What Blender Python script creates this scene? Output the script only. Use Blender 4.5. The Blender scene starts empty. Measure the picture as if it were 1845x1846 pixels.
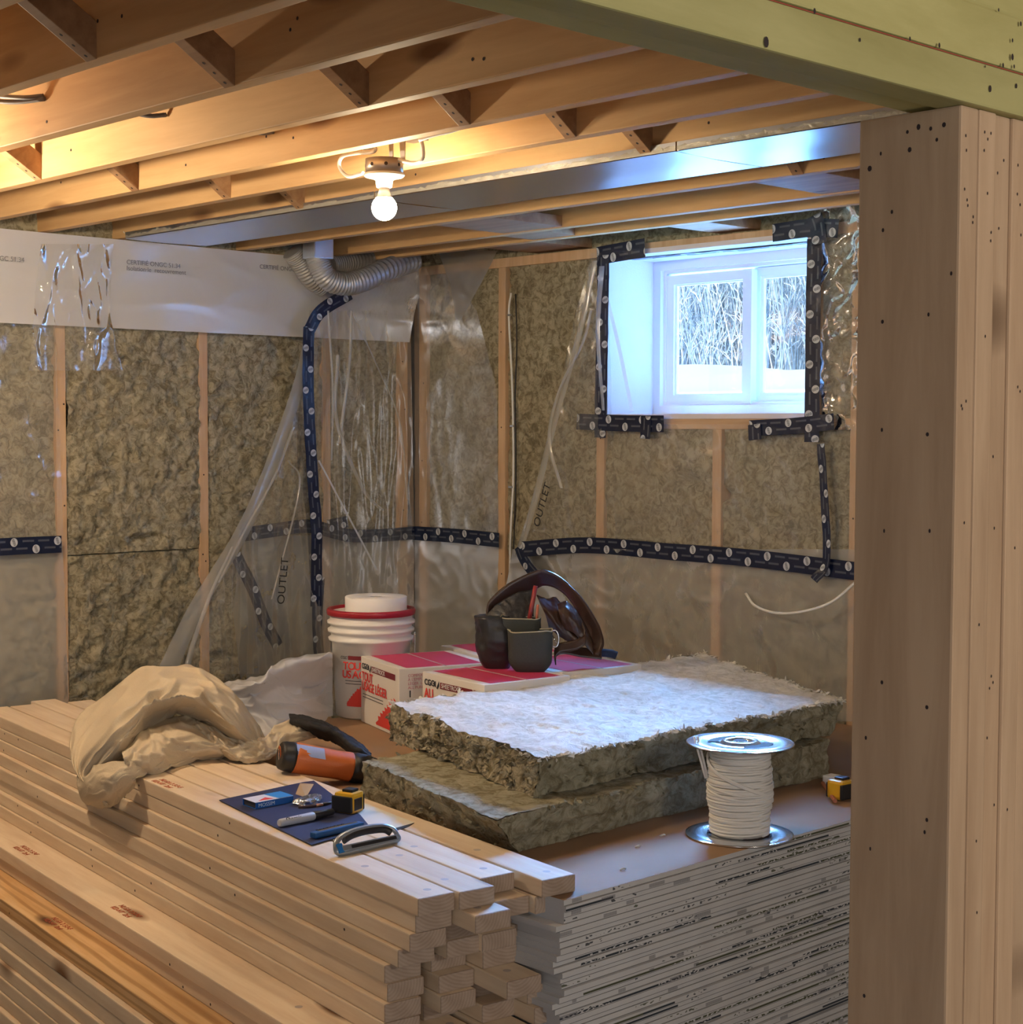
import bpy, bmesh, math, random
from mathutils import Vector, Matrix, noise, Euler
random.seed(7)
PI = math.pi
sc = bpy.context.scene
COL = sc.collection
# ------------------------------------------------------------ camera
F_PX = 2935.72; CX, CY = 922.5, 923.0
YAW, PITCH, ROLL = math.radians(43.5445), math.radians(-2.9506), math.radians(0.1718)
CAM = Vector((0, 0, 1.5))
_f = Vector((-math.cos(YAW)*math.cos(PITCH), math.sin(YAW)*math.cos(PITCH), math.sin(PITCH)))
_r = _f.cross(Vector((0, 0, 1))).normalized(); _u = _r.cross(_f)
_c, _s = math.cos(ROLL), math.sin(ROLL)
RGT = _c*_r + _s*_u; UPV = -_s*_r + _c*_u; FWD = _f
cd = bpy.data.cameras.new('camera'); cam = bpy.data.objects.new('camera', cd); COL.objects.link(cam)
cd.sensor_width = 36; cd.sensor_fit = 'HORIZONTAL'; cd.lens = F_PX/1845*36; cd.clip_start = .05
M = Matrix((RGT, UPV, -FWD)).transposed().to_4x4(); M.translation = CAM; cam.matrix_world = M
sc.camera = cam
# ------------------------------------------------------------ view, world, lights
sc.view_settings.view_transform = 'Standard'; sc.view_settings.look = 'None'
sc.view_settings.gamma = 1; sc.view_settings.use_curve_mapping = False
sc.view_settings.exposure = 0.9
sc.cycles.transparent_max_bounces = 24; sc.cycles.max_bounces = 8
sc.cycles.sample_clamp_indirect = 6
w = bpy.data.worlds.new('winter_sky'); sc.world = w; w.use_nodes = True
bg = w.node_tree.nodes['Background']; bg.inputs[0].default_value = (.44, .70, 1.0, 1); bg.inputs[1].default_value = .42

def light(name, kind, loc, power, color, size=.05, rot=None, size_y=None):
    l = bpy.data.lights.new(name, kind); l.energy = power; l.color = color
    if kind == 'AREA':
        l.size = size
        if size_y: l.shape = 'RECTANGLE'; l.size_y = size_y
    else: l.shadow_soft_size = size
    o = bpy.data.objects.new(name, l); COL.objects.link(o); o.location = loc
    if rot: o.rotation_euler = rot
    return o
def aim(o, d): o.rotation_euler = Vector(d).to_track_quat('-Z', 'Y').to_euler()
# daylight coming in through the window opening
sky = light('window_daylight', 'AREA', (-6.15, 7.6, 3.55), 800, (.17, .45, 1.0), 3.0, size_y=1.9); aim(sky, (.66, -1, -.68)); sky.data.spread = math.radians(75)
sk2 = light('overhead_daylight', 'AREA', (-4.9, 6.4, 4.3), 420, (.17, .45, 1.0), 1.8, size_y=1.2); aim(sk2, (.50, -1, -1.45)); sk2.data.spread = math.radians(80)
sun = bpy.data.objects.new('yard_sun', bpy.data.lights.new('yard_sun', 'SUN')); COL.objects.link(sun); sun.data.energy = 2.4; sun.data.color = (.86, .95, 1.0); sun.data.angle = .02; aim(sun, (.15, .75, -.6))  # unseen sun, added to whiten the snow and shrubs outside
# the second bare bulb of the room, left of the frame
light('left_bulb_light', 'POINT', (-4.35, 1.72, 2.06), 30, (1.0, .80, .56), .035)
# bulb of the room the camera stands in
light('near_room_light', 'POINT', (1.5, 1.75, 1.95), 44, (1.0, .94, .88), .12)
sf = light('near_room_fill', 'AREA', (1.4, -1.6, 1.5), 21, (.94, .93, .96), 2.2, size_y=1.6); aim(sf, (-1, .62, -.02))
XW, YW, ZJ, ZS, ZL = -5.467, 4.604, 2.203, .507, .545
KJ = .703
# ------------------------------------------------------------ helpers
def ray(px, py): return (RGT*((px-CX)/F_PX) + UPV*(-(py-CY)/F_PX) + FWD)
def at(px, py, ax, val):
    d = ray(px, py); return CAM + d*((val-CAM[ax])/d[ax])
def P(px, py, dep): return CAM + ray(px, py)*dep
def depth(p): return (Vector(p)-CAM).dot(FWD)
def tag(o, label=None, cat=None, group=None, kind=None):
    if label: o['label'] = label
    if cat: o['category'] = cat
    if group: o['group'] = group
    if kind: o['kind'] = kind
    return o
def empty(name, loc=(0, 0, 0), rz=0):
    o = bpy.data.objects.new(name, None); COL.objects.link(o); o.location = loc; o.rotation_euler = (0, 0, rz); o.empty_display_size = .05
    return o
def obj(name, bm, mats, parent=None, smooth=False, loc=None, rz=0):
    me = bpy.data.meshes.new(name)
    bmesh.ops.recalc_face_normals(bm, faces=bm.faces[:]) if len(bm.faces) < 60000 and not bm.get('norecalc', False) else None
    bm.to_mesh(me); bm.free()
    for m in (mats if isinstance(mats, (list, tuple)) else [mats]): me.materials.append(m)
    if smooth:
        for p in me.polygons: p.use_smooth = True
    o = bpy.data.objects.new(name, me); COL.objects.link(o)
    if loc is not None: o.location = loc
    if rz: o.rotation_euler = (0, 0, rz)
    if parent: o.parent = parent
    return o
class BM:
    """bmesh wrapper"""
    def __init__(s): s.b = bmesh.new(); s.mi = 0
    def box(s, lo, hi, mi=0, mtx=None, bev=0):
        x0, y0, z0 = lo; x1, y1, z1 = hi
        vs = [s.b.verts.new(Vector(c) if mtx is None else mtx @ Vector(c)) for c in
              ((x0,y0,z0),(x1,y0,z0),(x1,y1,z0),(x0,y1,z0),(x0,y0,z1),(x1,y0,z1),(x1,y1,z1),(x0,y1,z1))]
        fs = []
        for q in ((0,3,2,1),(4,5,6,7),(0,1,5,4),(1,2,6,5),(2,3,7,6),(3,0,4,7)):
            f = s.b.faces.new([vs[i] for i in q]); f.material_index = mi; fs.append(f)
        if bev:
            es = list({e for f in fs for e in f.edges})
            bmesh.ops.bevel(s.b, geom=es, offset=bev, segments=2, affect='EDGES', profile=.6)
        return fs
    def tube(s, pts, r, n=8, mi=0, cap=True, closed=False, flat=1.0):
        pts = [Vector(p) for p in pts]; rings = []; N = len(pts)
        rr = r if isinstance(r, (list, tuple)) else [r]*N
        prev = None
        for i, p in enumerate(pts):
            if closed: t = pts[(i+1) % N]-pts[i-1]
            else: t = pts[min(i+1, N-1)]-pts[max(i-1, 0)]
            t.normalize()
            if prev is None:
                a = Vector((0, 0, 1)) if abs(t.z) < .9 else Vector((1, 0, 0))
                nrm = (a - t*a.dot(t)).normalized()
            else: nrm = (prev - t*prev.dot(t)).normalized()
            prev = nrm; bn = t.cross(nrm)
            rings.append([s.b.verts.new(p+(nrm*math.cos(2*PI*k/n)*flat+bn*math.sin(2*PI*k/n))*rr[i]) for k in range(n)])
        rg = range(N if closed else N-1)
        for i in rg:
            A, B = rings[i], rings[(i+1) % N]
            for k in range(n):
                f = s.b.faces.new((A[k], A[(k+1) % n], B[(k+1) % n], B[k])); f.material_index = mi; f.smooth = True
        if cap and not closed:
            for R_ in (rings[0], rings[-1]):
                f = s.b.faces.new(R_); f.material_index = mi
    def lathe(s, prof, n=32, mtx=None, mi=0, cap=(True, True)):
        mtx = mtx or Matrix(); rings = []
        for r, z in prof: rings.append([s.b.verts.new(mtx @ Vector((r*math.cos(2*PI*k/n), r*math.sin(2*PI*k/n), z))) for k in range(n)])
        for A, B in zip(rings, rings[1:]):
            for k in range(n):
                f = s.b.faces.new((A[k], A[(k+1) % n], B[(k+1) % n], B[k])); f.material_index = mi; f.smooth = True
        for c, R_ in zip(cap, (rings[0], rings[-1])):
            if c: f = s.b.faces.new(R_); f.material_index = mi
    def disc(s, c, nrm, r, n=10, mi=0, sx=1.0, off=.0006):
        nrm = Vector(nrm).normalized(); a = Vector((0, 0, 1)) if abs(nrm.z) < .9 else Vector((1, 0, 0))
        t = nrm.cross(a).normalized(); b = nrm.cross(t); c = Vector(c)+nrm*off
        f = s.b.faces.new([s.b.verts.new(c+(t*math.cos(2*PI*k/n)*sx+b*math.sin(2*PI*k/n))*r) for k in range(n)]); f.material_index = mi
    def grid(s, fn, nu, nv, mi=0, uv=None, wrap=False):
        L = s.b.loops.layers.uv.verify() if uv else None
        V = [[s.b.verts.new(fn(i/nu, j/nv)) for j in range(nv+1)] for i in range(nu+1)]
        for i in range(nu):
            for j in range(nv):
                q = ((i, j), (i+1, j), (i+1, j+1), (i, j+1))
                f = s.b.faces.new([V[a][b] for a, b in q]); f.material_index = mi; f.smooth = True
                if L:
                    for lp, (a, b) in zip(f.loops, q): lp[L].uv = uv(a/nu, b/nv)
        return V
    def poly(s, pts, thick, nrm, mi=0):
        nrm = Vector(nrm); A = [s.b.verts.new(Vector(p)) for p in pts]; B = [s.b.verts.new(Vector(p)+nrm*thick) for p in pts]
        for f in (s.b.faces.new(A[::-1]), s.b.faces.new(B)): f.material_index = mi
        for i in range(len(A)):
            f = s.b.faces.new((A[i], A[(i+1) % len(A)], B[(i+1) % len(A)], B[i])); f.material_index = mi
    def done(s, name, mats, parent=None, smooth=False, loc=None, rz=0, recalc=True):
        me = bpy.data.meshes.new(name)
        if recalc: bmesh.ops.recalc_face_normals(s.b, faces=s.b.faces[:])
        s.b.to_mesh(me); s.b.free()
        for m in (mats if isinstance(mats, (list, tuple)) else [mats]): me.materials.append(m)
        if smooth:
            for p in me.polygons: p.use_smooth = True
        o = bpy.data.objects.new(name, me); COL.objects.link(o)
        if loc is not None: o.location = loc
        if rz: o.rotation_euler = (0, 0, rz)
        if parent: o.parent = parent
        return o
def catmull(pts, n=8, closed=False):
    pts = [Vector(p) for p in pts]; N = len(pts); out = []
    for i in range(N if closed else N-1):
        p1, p2 = pts[i], pts[(i+1) % N]
        p0 = pts[i-1] if (i > 0 or closed) else p1*2-p2
        p3 = pts[(i+2) % N] if (i+2 < N or closed) else p2*2-p1
        for k in range(n):
            t = k/n; out.append(.5*((2*p1)+(p2-p0)*t+(2*p0-5*p1+4*p2-p3)*t*t+(3*p1-p0-3*p2+p3)*t**3))
    if not closed: out.append(pts[-1])
    return out
_ORD = ['first','second','third','fourth','fifth','sixth','seventh','eighth','ninth','tenth','eleventh','twelfth','thirteenth','fourteenth','fifteenth','sixteenth','seventeenth','eighteenth','nineteenth','twentieth','twenty-first','twenty-second','twenty-third','twenty-fourth','twenty-fifth','twenty-sixth','twenty-seventh','twenty-eighth','twenty-ninth','thirtieth','thirty-first','thirty-second','thirty-third','thirty-fourth','thirty-fifth','thirty-sixth','thirty-seventh','thirty-eighth','thirty-ninth','fortieth']
ORD = _ORD+['forty-'+k for k in _ORD[:9]]+['fiftieth']+['fifty-'+k for k in _ORD[:9]]
# ------------------------------------------------------------ materials
def nt(name):
    m = bpy.data.materials.new(name); m.use_nodes = True; t = m.node_tree
    return m, t.nodes, t.links, t.nodes['Principled BSDF']
def mat(name, col, rough=.6, metal=0, bump=0, bscale=60, var=0, spec=.5, coat=0, emit=None, estr=0):
    m, N, L, b = nt(name)
    b.inputs['Base Color'].default_value = (*col, 1); b.inputs['Roughness'].default_value = rough; b.inputs['Metallic'].default_value = metal
    b.inputs['Specular IOR Level'].default_value = spec; b.inputs['Coat Weight'].default_value = coat
    if emit: b.inputs['Emission Color'].default_value = (*emit, 1); b.inputs['Emission Strength'].default_value = estr
    if bump or var:
        tc = N.new('ShaderNodeTexCoord'); n = N.new('ShaderNodeTexNoise'); n.inputs['Scale'].default_value = bscale; n.inputs['Detail'].default_value = 5
        L.new(tc.outputs['Object'], n.inputs['Vector'])
        if bump:
            bp = N.new('ShaderNodeBump'); bp.inputs['Strength'].default_value = bump; bp.inputs['Distance'].default_value = .004
            L.new(n.outputs[0], bp.inputs['Height']); L.new(bp.outputs[0], b.inputs['Normal'])
        if var:
            r = N.new('ShaderNodeMixRGB'); r.inputs[1].default_value = (*[c*(1-var) for c in col], 1); r.inputs[2].default_value = (*[min(1, c*(1+var)) for c in col], 1)
            L.new(n.outputs[0], r.inputs[0]); L.new(r.outputs[0], b.inputs['Base Color'])
    return m
def wood(name, c1, c2, knot=(.10, .045, .02), rough=.62, sc_=(1.2, 14, 14), kth=.13, ksc=(1.6, 4.5, 4.5), axis='X', gr=1.0, dirt=0, wave=0):
    """lumber: long grain along one local axis, knots, per-board variation"""
    m, N, L, b = nt(name)
    tc = N.new('ShaderNodeTexCoord'); oi = N.new('ShaderNodeObjectInfo')
    mu = N.new('ShaderNodeVectorMath'); mu.operation = 'MULTIPLY_ADD'; mu.inputs[1].default_value = (37, 23, 51)
    cb = N.new('ShaderNodeCombineXYZ')
    for i in range(3): L.new(oi.outputs['Random'], cb.inputs[i])
    L.new(cb.outputs[0], mu.inputs[0]); L.new(tc.outputs['Object'], mu.inputs[2])
    def perm(v): return {'X': v, 'Y': (v[1], v[0], v[2]), 'Z': (v[2], v[1], v[0])}[axis]
    mp = N.new('ShaderNodeVectorMath'); mp.operation = 'MULTIPLY'; mp.inputs[1].default_value = perm(sc_); L.new(mu.outputs[0], mp.inputs[0])
    n = N.new('ShaderNodeTexNoise'); n.inputs['Scale'].default_value = 2.2; n.inputs['Detail'].default_value = 7; n.inputs['Distortion'].default_value = .35; n.inputs['Roughness'].default_value = .62
    L.new(mp.outputs[0], n.inputs['Vector'])
    r = N.new('ShaderNodeValToRGB'); r.color_ramp.elements[0].position = .33; r.color_ramp.elements[1].position = .66
    r.color_ramp.elements[0].color = (*c2, 1); r.color_ramp.elements[1].color = (*c1, 1); L.new(n.outputs[0], r.inputs[0])
    last = r.outputs[0]
    if wave:
        wv = N.new('ShaderNodeTexWave'); wv.wave_type = 'RINGS'; wv.rings_direction = 'X' if axis == 'X' else 'Z'
        mw = N.new('ShaderNodeVectorMath'); mw.operation = 'MULTIPLY'; mw.inputs[1].default_value = perm((.5, 7, 7)); L.new(mu.outputs[0], mw.inputs[0]); L.new(mw.outputs[0], wv.inputs['Vector'])
        wv.inputs['Scale'].default_value = 2.2; wv.inputs['Distortion'].default_value = 5; wv.inputs['Detail'].default_value = 2
        mx = N.new('ShaderNodeMixRGB'); mx.blend_type = 'MULTIPLY'; mx.inputs[0].default_value = wave; L.new(last, mx.inputs[1])
        r3 = N.new('ShaderNodeValToRGB'); r3.color_ramp.elements[0].color = (.45, .33, .2, 1); r3.color_ramp.elements[0].position = .1; r3.color_ramp.elements[1].position = .45; L.new(wv.outputs[0], r3.inputs[0]); L.new(r3.outputs[0], mx.inputs[2]); last = mx.outputs[0]
    # knots
    mk = N.new('ShaderNodeVectorMath'); mk.operation = 'MULTIPLY'; mk.inputs[1].default_value = perm(ksc); L.new(mu.outputs[0], mk.inputs[0])
    v = N.new('ShaderNodeTexVoronoi'); v.inputs['Scale'].default_value = 1.0; L.new(mk.outputs[0], v.inputs['Vector'])
    kr = N.new('ShaderNodeValToRGB'); kr.color_ramp.elements[0].position = kth*.55; kr.color_ramp.elements[0].color = (1, 1, 1, 1)
    kr.color_ramp.elements[1].position = kth*1.25; kr.color_ramp.elements[1].color = (0, 0, 0, 1); L.new(v.outputs['Distance'], kr.inputs[0])
    mx = N.new('ShaderNodeMixRGB'); L.new(kr.outputs[0], mx.inputs[0]); L.new(last, mx.inputs[1]); mx.inputs[2].default_value = (*knot, 1); last = mx.outputs[0]
    # broad tone + per board
    n2 = N.new('ShaderNodeTexNoise'); n2.inputs['Scale'].default_value = 1.6; n2.inputs['Detail'].default_value = 3; L.new(mu.outputs[0], n2.inputs['Vector'])
    a = N.new('ShaderNodeMath'); a.operation = 'MULTIPLY_ADD'; L.new(n2.outputs[0], a.inputs[0]); a.inputs[1].default_value = .45*gr; a.inputs[2].default_value = 1-.3*gr
    a2 = N.new('ShaderNodeMath'); a2.operation = 'MULTIPLY_ADD'; L.new(oi.outputs['Random'], a2.inputs[0]); a2.inputs[1].default_value = .14; L.new(a.outputs[0], a2.inputs[2])
    hs = N.new('ShaderNodeHueSaturation'); L.new(a2.outputs[0], hs.inputs['Value']); L.new(last, hs.inputs['Color']); last = hs.outputs[0]
    if dirt:
        n3 = N.new('ShaderNodeTexNoise'); n3.inputs['Scale'].default_value = 3.4; n3.inputs['Detail'].default_value = 6; L.new(mu.outputs[0], n3.inputs['Vector'])
        dr = N.new('ShaderNodeValToRGB'); dr.color_ramp.elements[0].position = .6; dr.color_ramp.elements[1].position = .74; dr.color_ramp.elements[1].color = (dirt,)*3+(1,); L.new(n3.outputs[0], dr.inputs[0])
        mx = N.new('ShaderNodeMixRGB'); L.new(dr.outputs[0], mx.inputs[0]); L.new(last, mx.inputs[1]); mx.inputs[2].default_value = (.08, .06, .04, 1); last = mx.outputs[0]
    L.new(last, b.inputs['Base Color']); b.inputs['Roughness'].default_value = rough; b.inputs['Specular IOR Level'].default_value = .3
    bp = N.new('ShaderNodeBump'); bp.inputs['Strength'].default_value = .25; bp.inputs['Distance'].default_value = .002; L.new(n.outputs[0], bp.inputs['Height']); L.new(bp.outputs[0], b.inputs['Normal'])
    return m
def endgrain(name, c1, c2):
    m, N, L, b = nt(name); tc = N.new('ShaderNodeTexCoord'); oi = N.new('ShaderNodeObjectInfo')
    mu = N.new('ShaderNodeVectorMath'); mu.operation = 'ADD'; cb = N.new('ShaderNodeCombineXYZ')
    mm = N.new('ShaderNodeMath'); mm.operation = 'MULTIPLY_ADD'; mm.inputs[1].default_value = .12; mm.inputs[2].default_value = -.09; L.new(oi.outputs['Random'], mm.inputs[0])
    L.new(mm.outputs[0], cb.inputs[1]); L.new(mm.outputs[0], cb.inputs[2]); L.new(tc.outputs['Object'], mu.inputs[0]); L.new(cb.outputs[0], mu.inputs[1])
    w_ = N.new('ShaderNodeTexWave'); w_.wave_type = 'RINGS'; w_.rings_direction = 'X'; w_.inputs['Scale'].default_value = 42; w_.inputs['Distortion'].default_value = 1.5; w_.inputs['Detail'].default_value = 2
    L.new(mu.outputs[0], w_.inputs['Vector'])
    n = N.new('ShaderNodeTexNoise'); n.inputs['Scale'].default_value = 28; n.inputs['Detail'].default_value = 5; L.new(tc.outputs['Object'], n.inputs['Vector'])
    ad = N.new('ShaderNodeMath'); ad.operation = 'MULTIPLY_ADD'; ad.inputs[1].default_value = .35; L.new(w_.outputs[0], ad.inputs[0]); L.new(n.outputs[0], ad.inputs[2])
    r = N.new('ShaderNodeValToRGB'); r.color_ramp.elements[0].position = .35; r.color_ramp.elements[1].position = .9; r.color_ramp.elements[0].color = (*c2, 1); r.color_ramp.elements[1].color = (*c1, 1)
    L.new(ad.outputs[0], r.inputs[0]); L.new(r.outputs[0], b.inputs['Base Color']); b.inputs['Roughness'].default_value = .8
    return m
def wool(name, c1, c2, sc_=18, bump=1.0, stretch=(1, 1, 1), ridge=0):
    m, N, L, b = nt(name); tc = N.new('ShaderNodeTexCoord'); oi = N.new('ShaderNodeObjectInfo')
    ad = N.new('ShaderNodeVectorMath'); ad.operation = 'MULTIPLY'; ad.inputs[1].default_value = stretch
    L.new(tc.outputs['Object'], ad.inputs[0])
    n = N.new('ShaderNodeTexNoise'); n.inputs['Scale'].default_value = sc_; n.inputs['Detail'].default_value = 9; n.inputs['Roughness'].default_value = .72; n.inputs['Distortion'].default_value = .9
    n2 = N.new('ShaderNodeTexNoise'); n2.inputs['Scale'].default_value = sc_*.22; n2.inputs['Detail'].default_value = 4; n2.inputs['Distortion'].default_value = .6
    for k in (n, n2): L.new(ad.outputs[0], k.inputs['Vector'])
    r = N.new('ShaderNodeValToRGB'); r.color_ramp.elements[0].position = .40; r.color_ramp.elements[1].position = .57
    r.color_ramp.elements[0].color = (*c2, 1); r.color_ramp.elements[1].color = (*c1, 1); L.new(n.outputs[0], r.inputs[0])
    h = N.new('ShaderNodeHueSaturation'); a = N.new('ShaderNodeMath'); a.operation = 'MULTIPLY_ADD'; a.inputs[1].default_value = .5; a.inputs[2].default_value = .75
    L.new(n2.outputs[0], a.inputs[0]); L.new(a.outputs[0], h.inputs['Value']); L.new(r.outputs[0], h.inputs['Color']); L.new(h.outputs[0], b.inputs['Base Color'])
    b.inputs['Roughness'].default_value = .95; b.inputs['Specular IOR Level'].default_value = .1
    bp = N.new('ShaderNodeBump'); bp.inputs['Strength'].default_value = bump; bp.inputs['Distance'].default_value = .012
    L.new(n.outputs[0], bp.inputs['Height']); L.new(bp.outputs[0], b.inputs['Normal'])
    return m
def plastic_film(name, haze, tint=(.9, .92, .95), bscale=9, bstr=.2, gloss=.5, rough=.12):
    m = bpy.data.materials.new(name); m.use_nodes = True; N = m.node_tree.nodes; L = m.node_tree.links; N.clear()
    out = N.new('ShaderNodeOutputMaterial'); tr = N.new('ShaderNodeBsdfTransparent'); tr.inputs[0].default_value = (.97, .97, .96, 1)
    df = N.new('ShaderNodeBsdfDiffuse'); df.inputs[0].default_value = (*tint, 1); tl = N.new('ShaderNodeBsdfTranslucent'); tl.inputs[0].default_value = (*tint, 1)
    m1 = N.new('ShaderNodeMixShader'); m1.inputs[0].default_value = .3; L.new(df.outputs[0], m1.inputs[1]); L.new(tl.outputs[0], m1.inputs[2])
    m2 = N.new('ShaderNodeMixShader'); m2.inputs[0].default_value = haze; L.new(tr.outputs[0], m2.inputs[1]); L.new(m1.outputs[0], m2.inputs[2])
    gl = N.new('ShaderNodeBsdfGlossy'); gl.inputs['Roughness'].default_value = rough; gl.inputs[0].default_value = (1, 1, 1, 1)
    tc = N.new('ShaderNodeTexCoord'); n = N.new('ShaderNodeTexNoise'); n.inputs['Scale'].default_value = bscale; n.inputs['Detail'].default_value = 4; n.inputs['Distortion'].default_value = .8
    L.new(tc.outputs['Object'], n.inputs['Vector'])
    bp = N.new('ShaderNodeBump'); bp.inputs['Strength'].default_value = bstr; bp.inputs['Distance'].default_value = .01; L.new(n.outputs[0], bp.inputs['Height'])
    L.new(bp.outputs[0], gl.inputs['Normal'])
    fr = N.new('ShaderNodeFresnel'); fr.inputs[0].default_value = 1.5; L.new(bp.outputs[0], fr.inputs['Normal'])
    mm = N.new('ShaderNodeMath'); mm.operation = 'MULTIPLY'; mm.inputs[1].default_value = gloss; L.new(fr.outputs[0], mm.inputs[0])
    m3 = N.new('ShaderNodeMixShader'); L.new(mm.outputs[0], m3.inputs[0]); L.new(m2.outputs[0], m3.inputs[1]); L.new(gl.outputs[0], m3.inputs[2])
    L.new(m3.outputs[0], out.inputs[0])
    return m
def tape_mat(name='navy_tape', haze=0):
    """navy sheathing tape: pale round emblems staggered along its length, faint dashes between"""
    m, N, L, b = nt(name); uv = N.new('ShaderNodeUVMap'); sp = N.new('ShaderNodeSeparateXYZ'); L.new(uv.outputs[0], sp.inputs[0])
    def mth(op, a, c=None, d=None):
        n = N.new('ShaderNodeMath'); n.operation = op
        for i, v in enumerate((a, c, d)):
            if v is None: continue
            if isinstance(v, (int, float)): n.inputs[i].default_value = v
            else: L.new(v, n.inputs[i])
        return n.outputs[0]
    U, V = sp.outputs[0], sp.outputs[1]          # metres along, metres across
    PER = .17
    masks = []
    for off, vc in ((0, .016), (PER/2, .040)):
        x = mth('SUBTRACT', mth('PINGPONG', mth('ADD', U, off), PER/2), 0.0)
        # centred cell coordinate
        cx = mth('SUBTRACT', mth('WRAP', mth('ADD', U, off), PER, 0), PER/2)
        cy = mth('SUBTRACT', V, vc)
        d = mth('SQRT', mth('ADD', mth('MULTIPLY', cx, cx), mth('MULTIPLY', cy, cy)))
        disc = mth('LESS_THAN', d, .0140); inner = mth('LESS_THAN', d, .0118)
        # mark inside: three short bars
        bar = mth('LESS_THAN', mth('ABSOLUTE', mth('SUBTRACT', mth('PINGPONG', mth('ADD', cy, .1), .0026), .0013)), .0007)
        bx = mth('LESS_THAN', mth('ABSOLUTE', mth('ADD', cx, mth('MULTIPLY', cy, .4))), .0052)
        mark = mth('MULTIPLY', mth('MULTIPLY', bar, bx), inner)
        masks.append(mth('SUBTRACT', disc, mth('MULTIPLY', mark, .9)))
        cl = mth('LESS_THAN', mth('ABSOLUTE', mth('SUBTRACT', mth('ABSOLUTE', cx), .055)), .022)
        ln = mth('LESS_THAN', mth('ABSOLUTE', mth('SUBTRACT', cy, .003)), .0032)
        masks.append(mth('MULTIPLY', mth('MULTIPLY', cl, ln), .14))
    s_ = masks[0]
    for k in masks[1:]: s_ = mth('MAXIMUM', s_, k)
    mx = N.new('ShaderNodeMixRGB'); L.new(s_, mx.inputs[0]); mx.inputs[1].default_value = (.006, .012, .040, 1); mx.inputs[2].default_value = (.55, .58, .62, 1)
    L.new(mx.outputs[0], b.inputs['Base Color']); b.inputs['Roughness'].default_value = .3; b.inputs['Specular IOR Level'].default_value = .45
    tc = N.new('ShaderNodeTexCoord'); n = N.new('ShaderNodeTexNoise'); n.inputs['Scale'].default_value = 22; n.inputs['Detail'].default_value = 3; L.new(tc.outputs['Object'], n.inputs['Vector'])
    bp = N.new('ShaderNodeBump'); bp.inputs['Strength'].default_value = .35; bp.inputs['Distance'].default_value = .008; L.new(n.outputs[0], bp.inputs['Height']); L.new(bp.outputs[0], b.inputs['Normal'])
    return m
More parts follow.
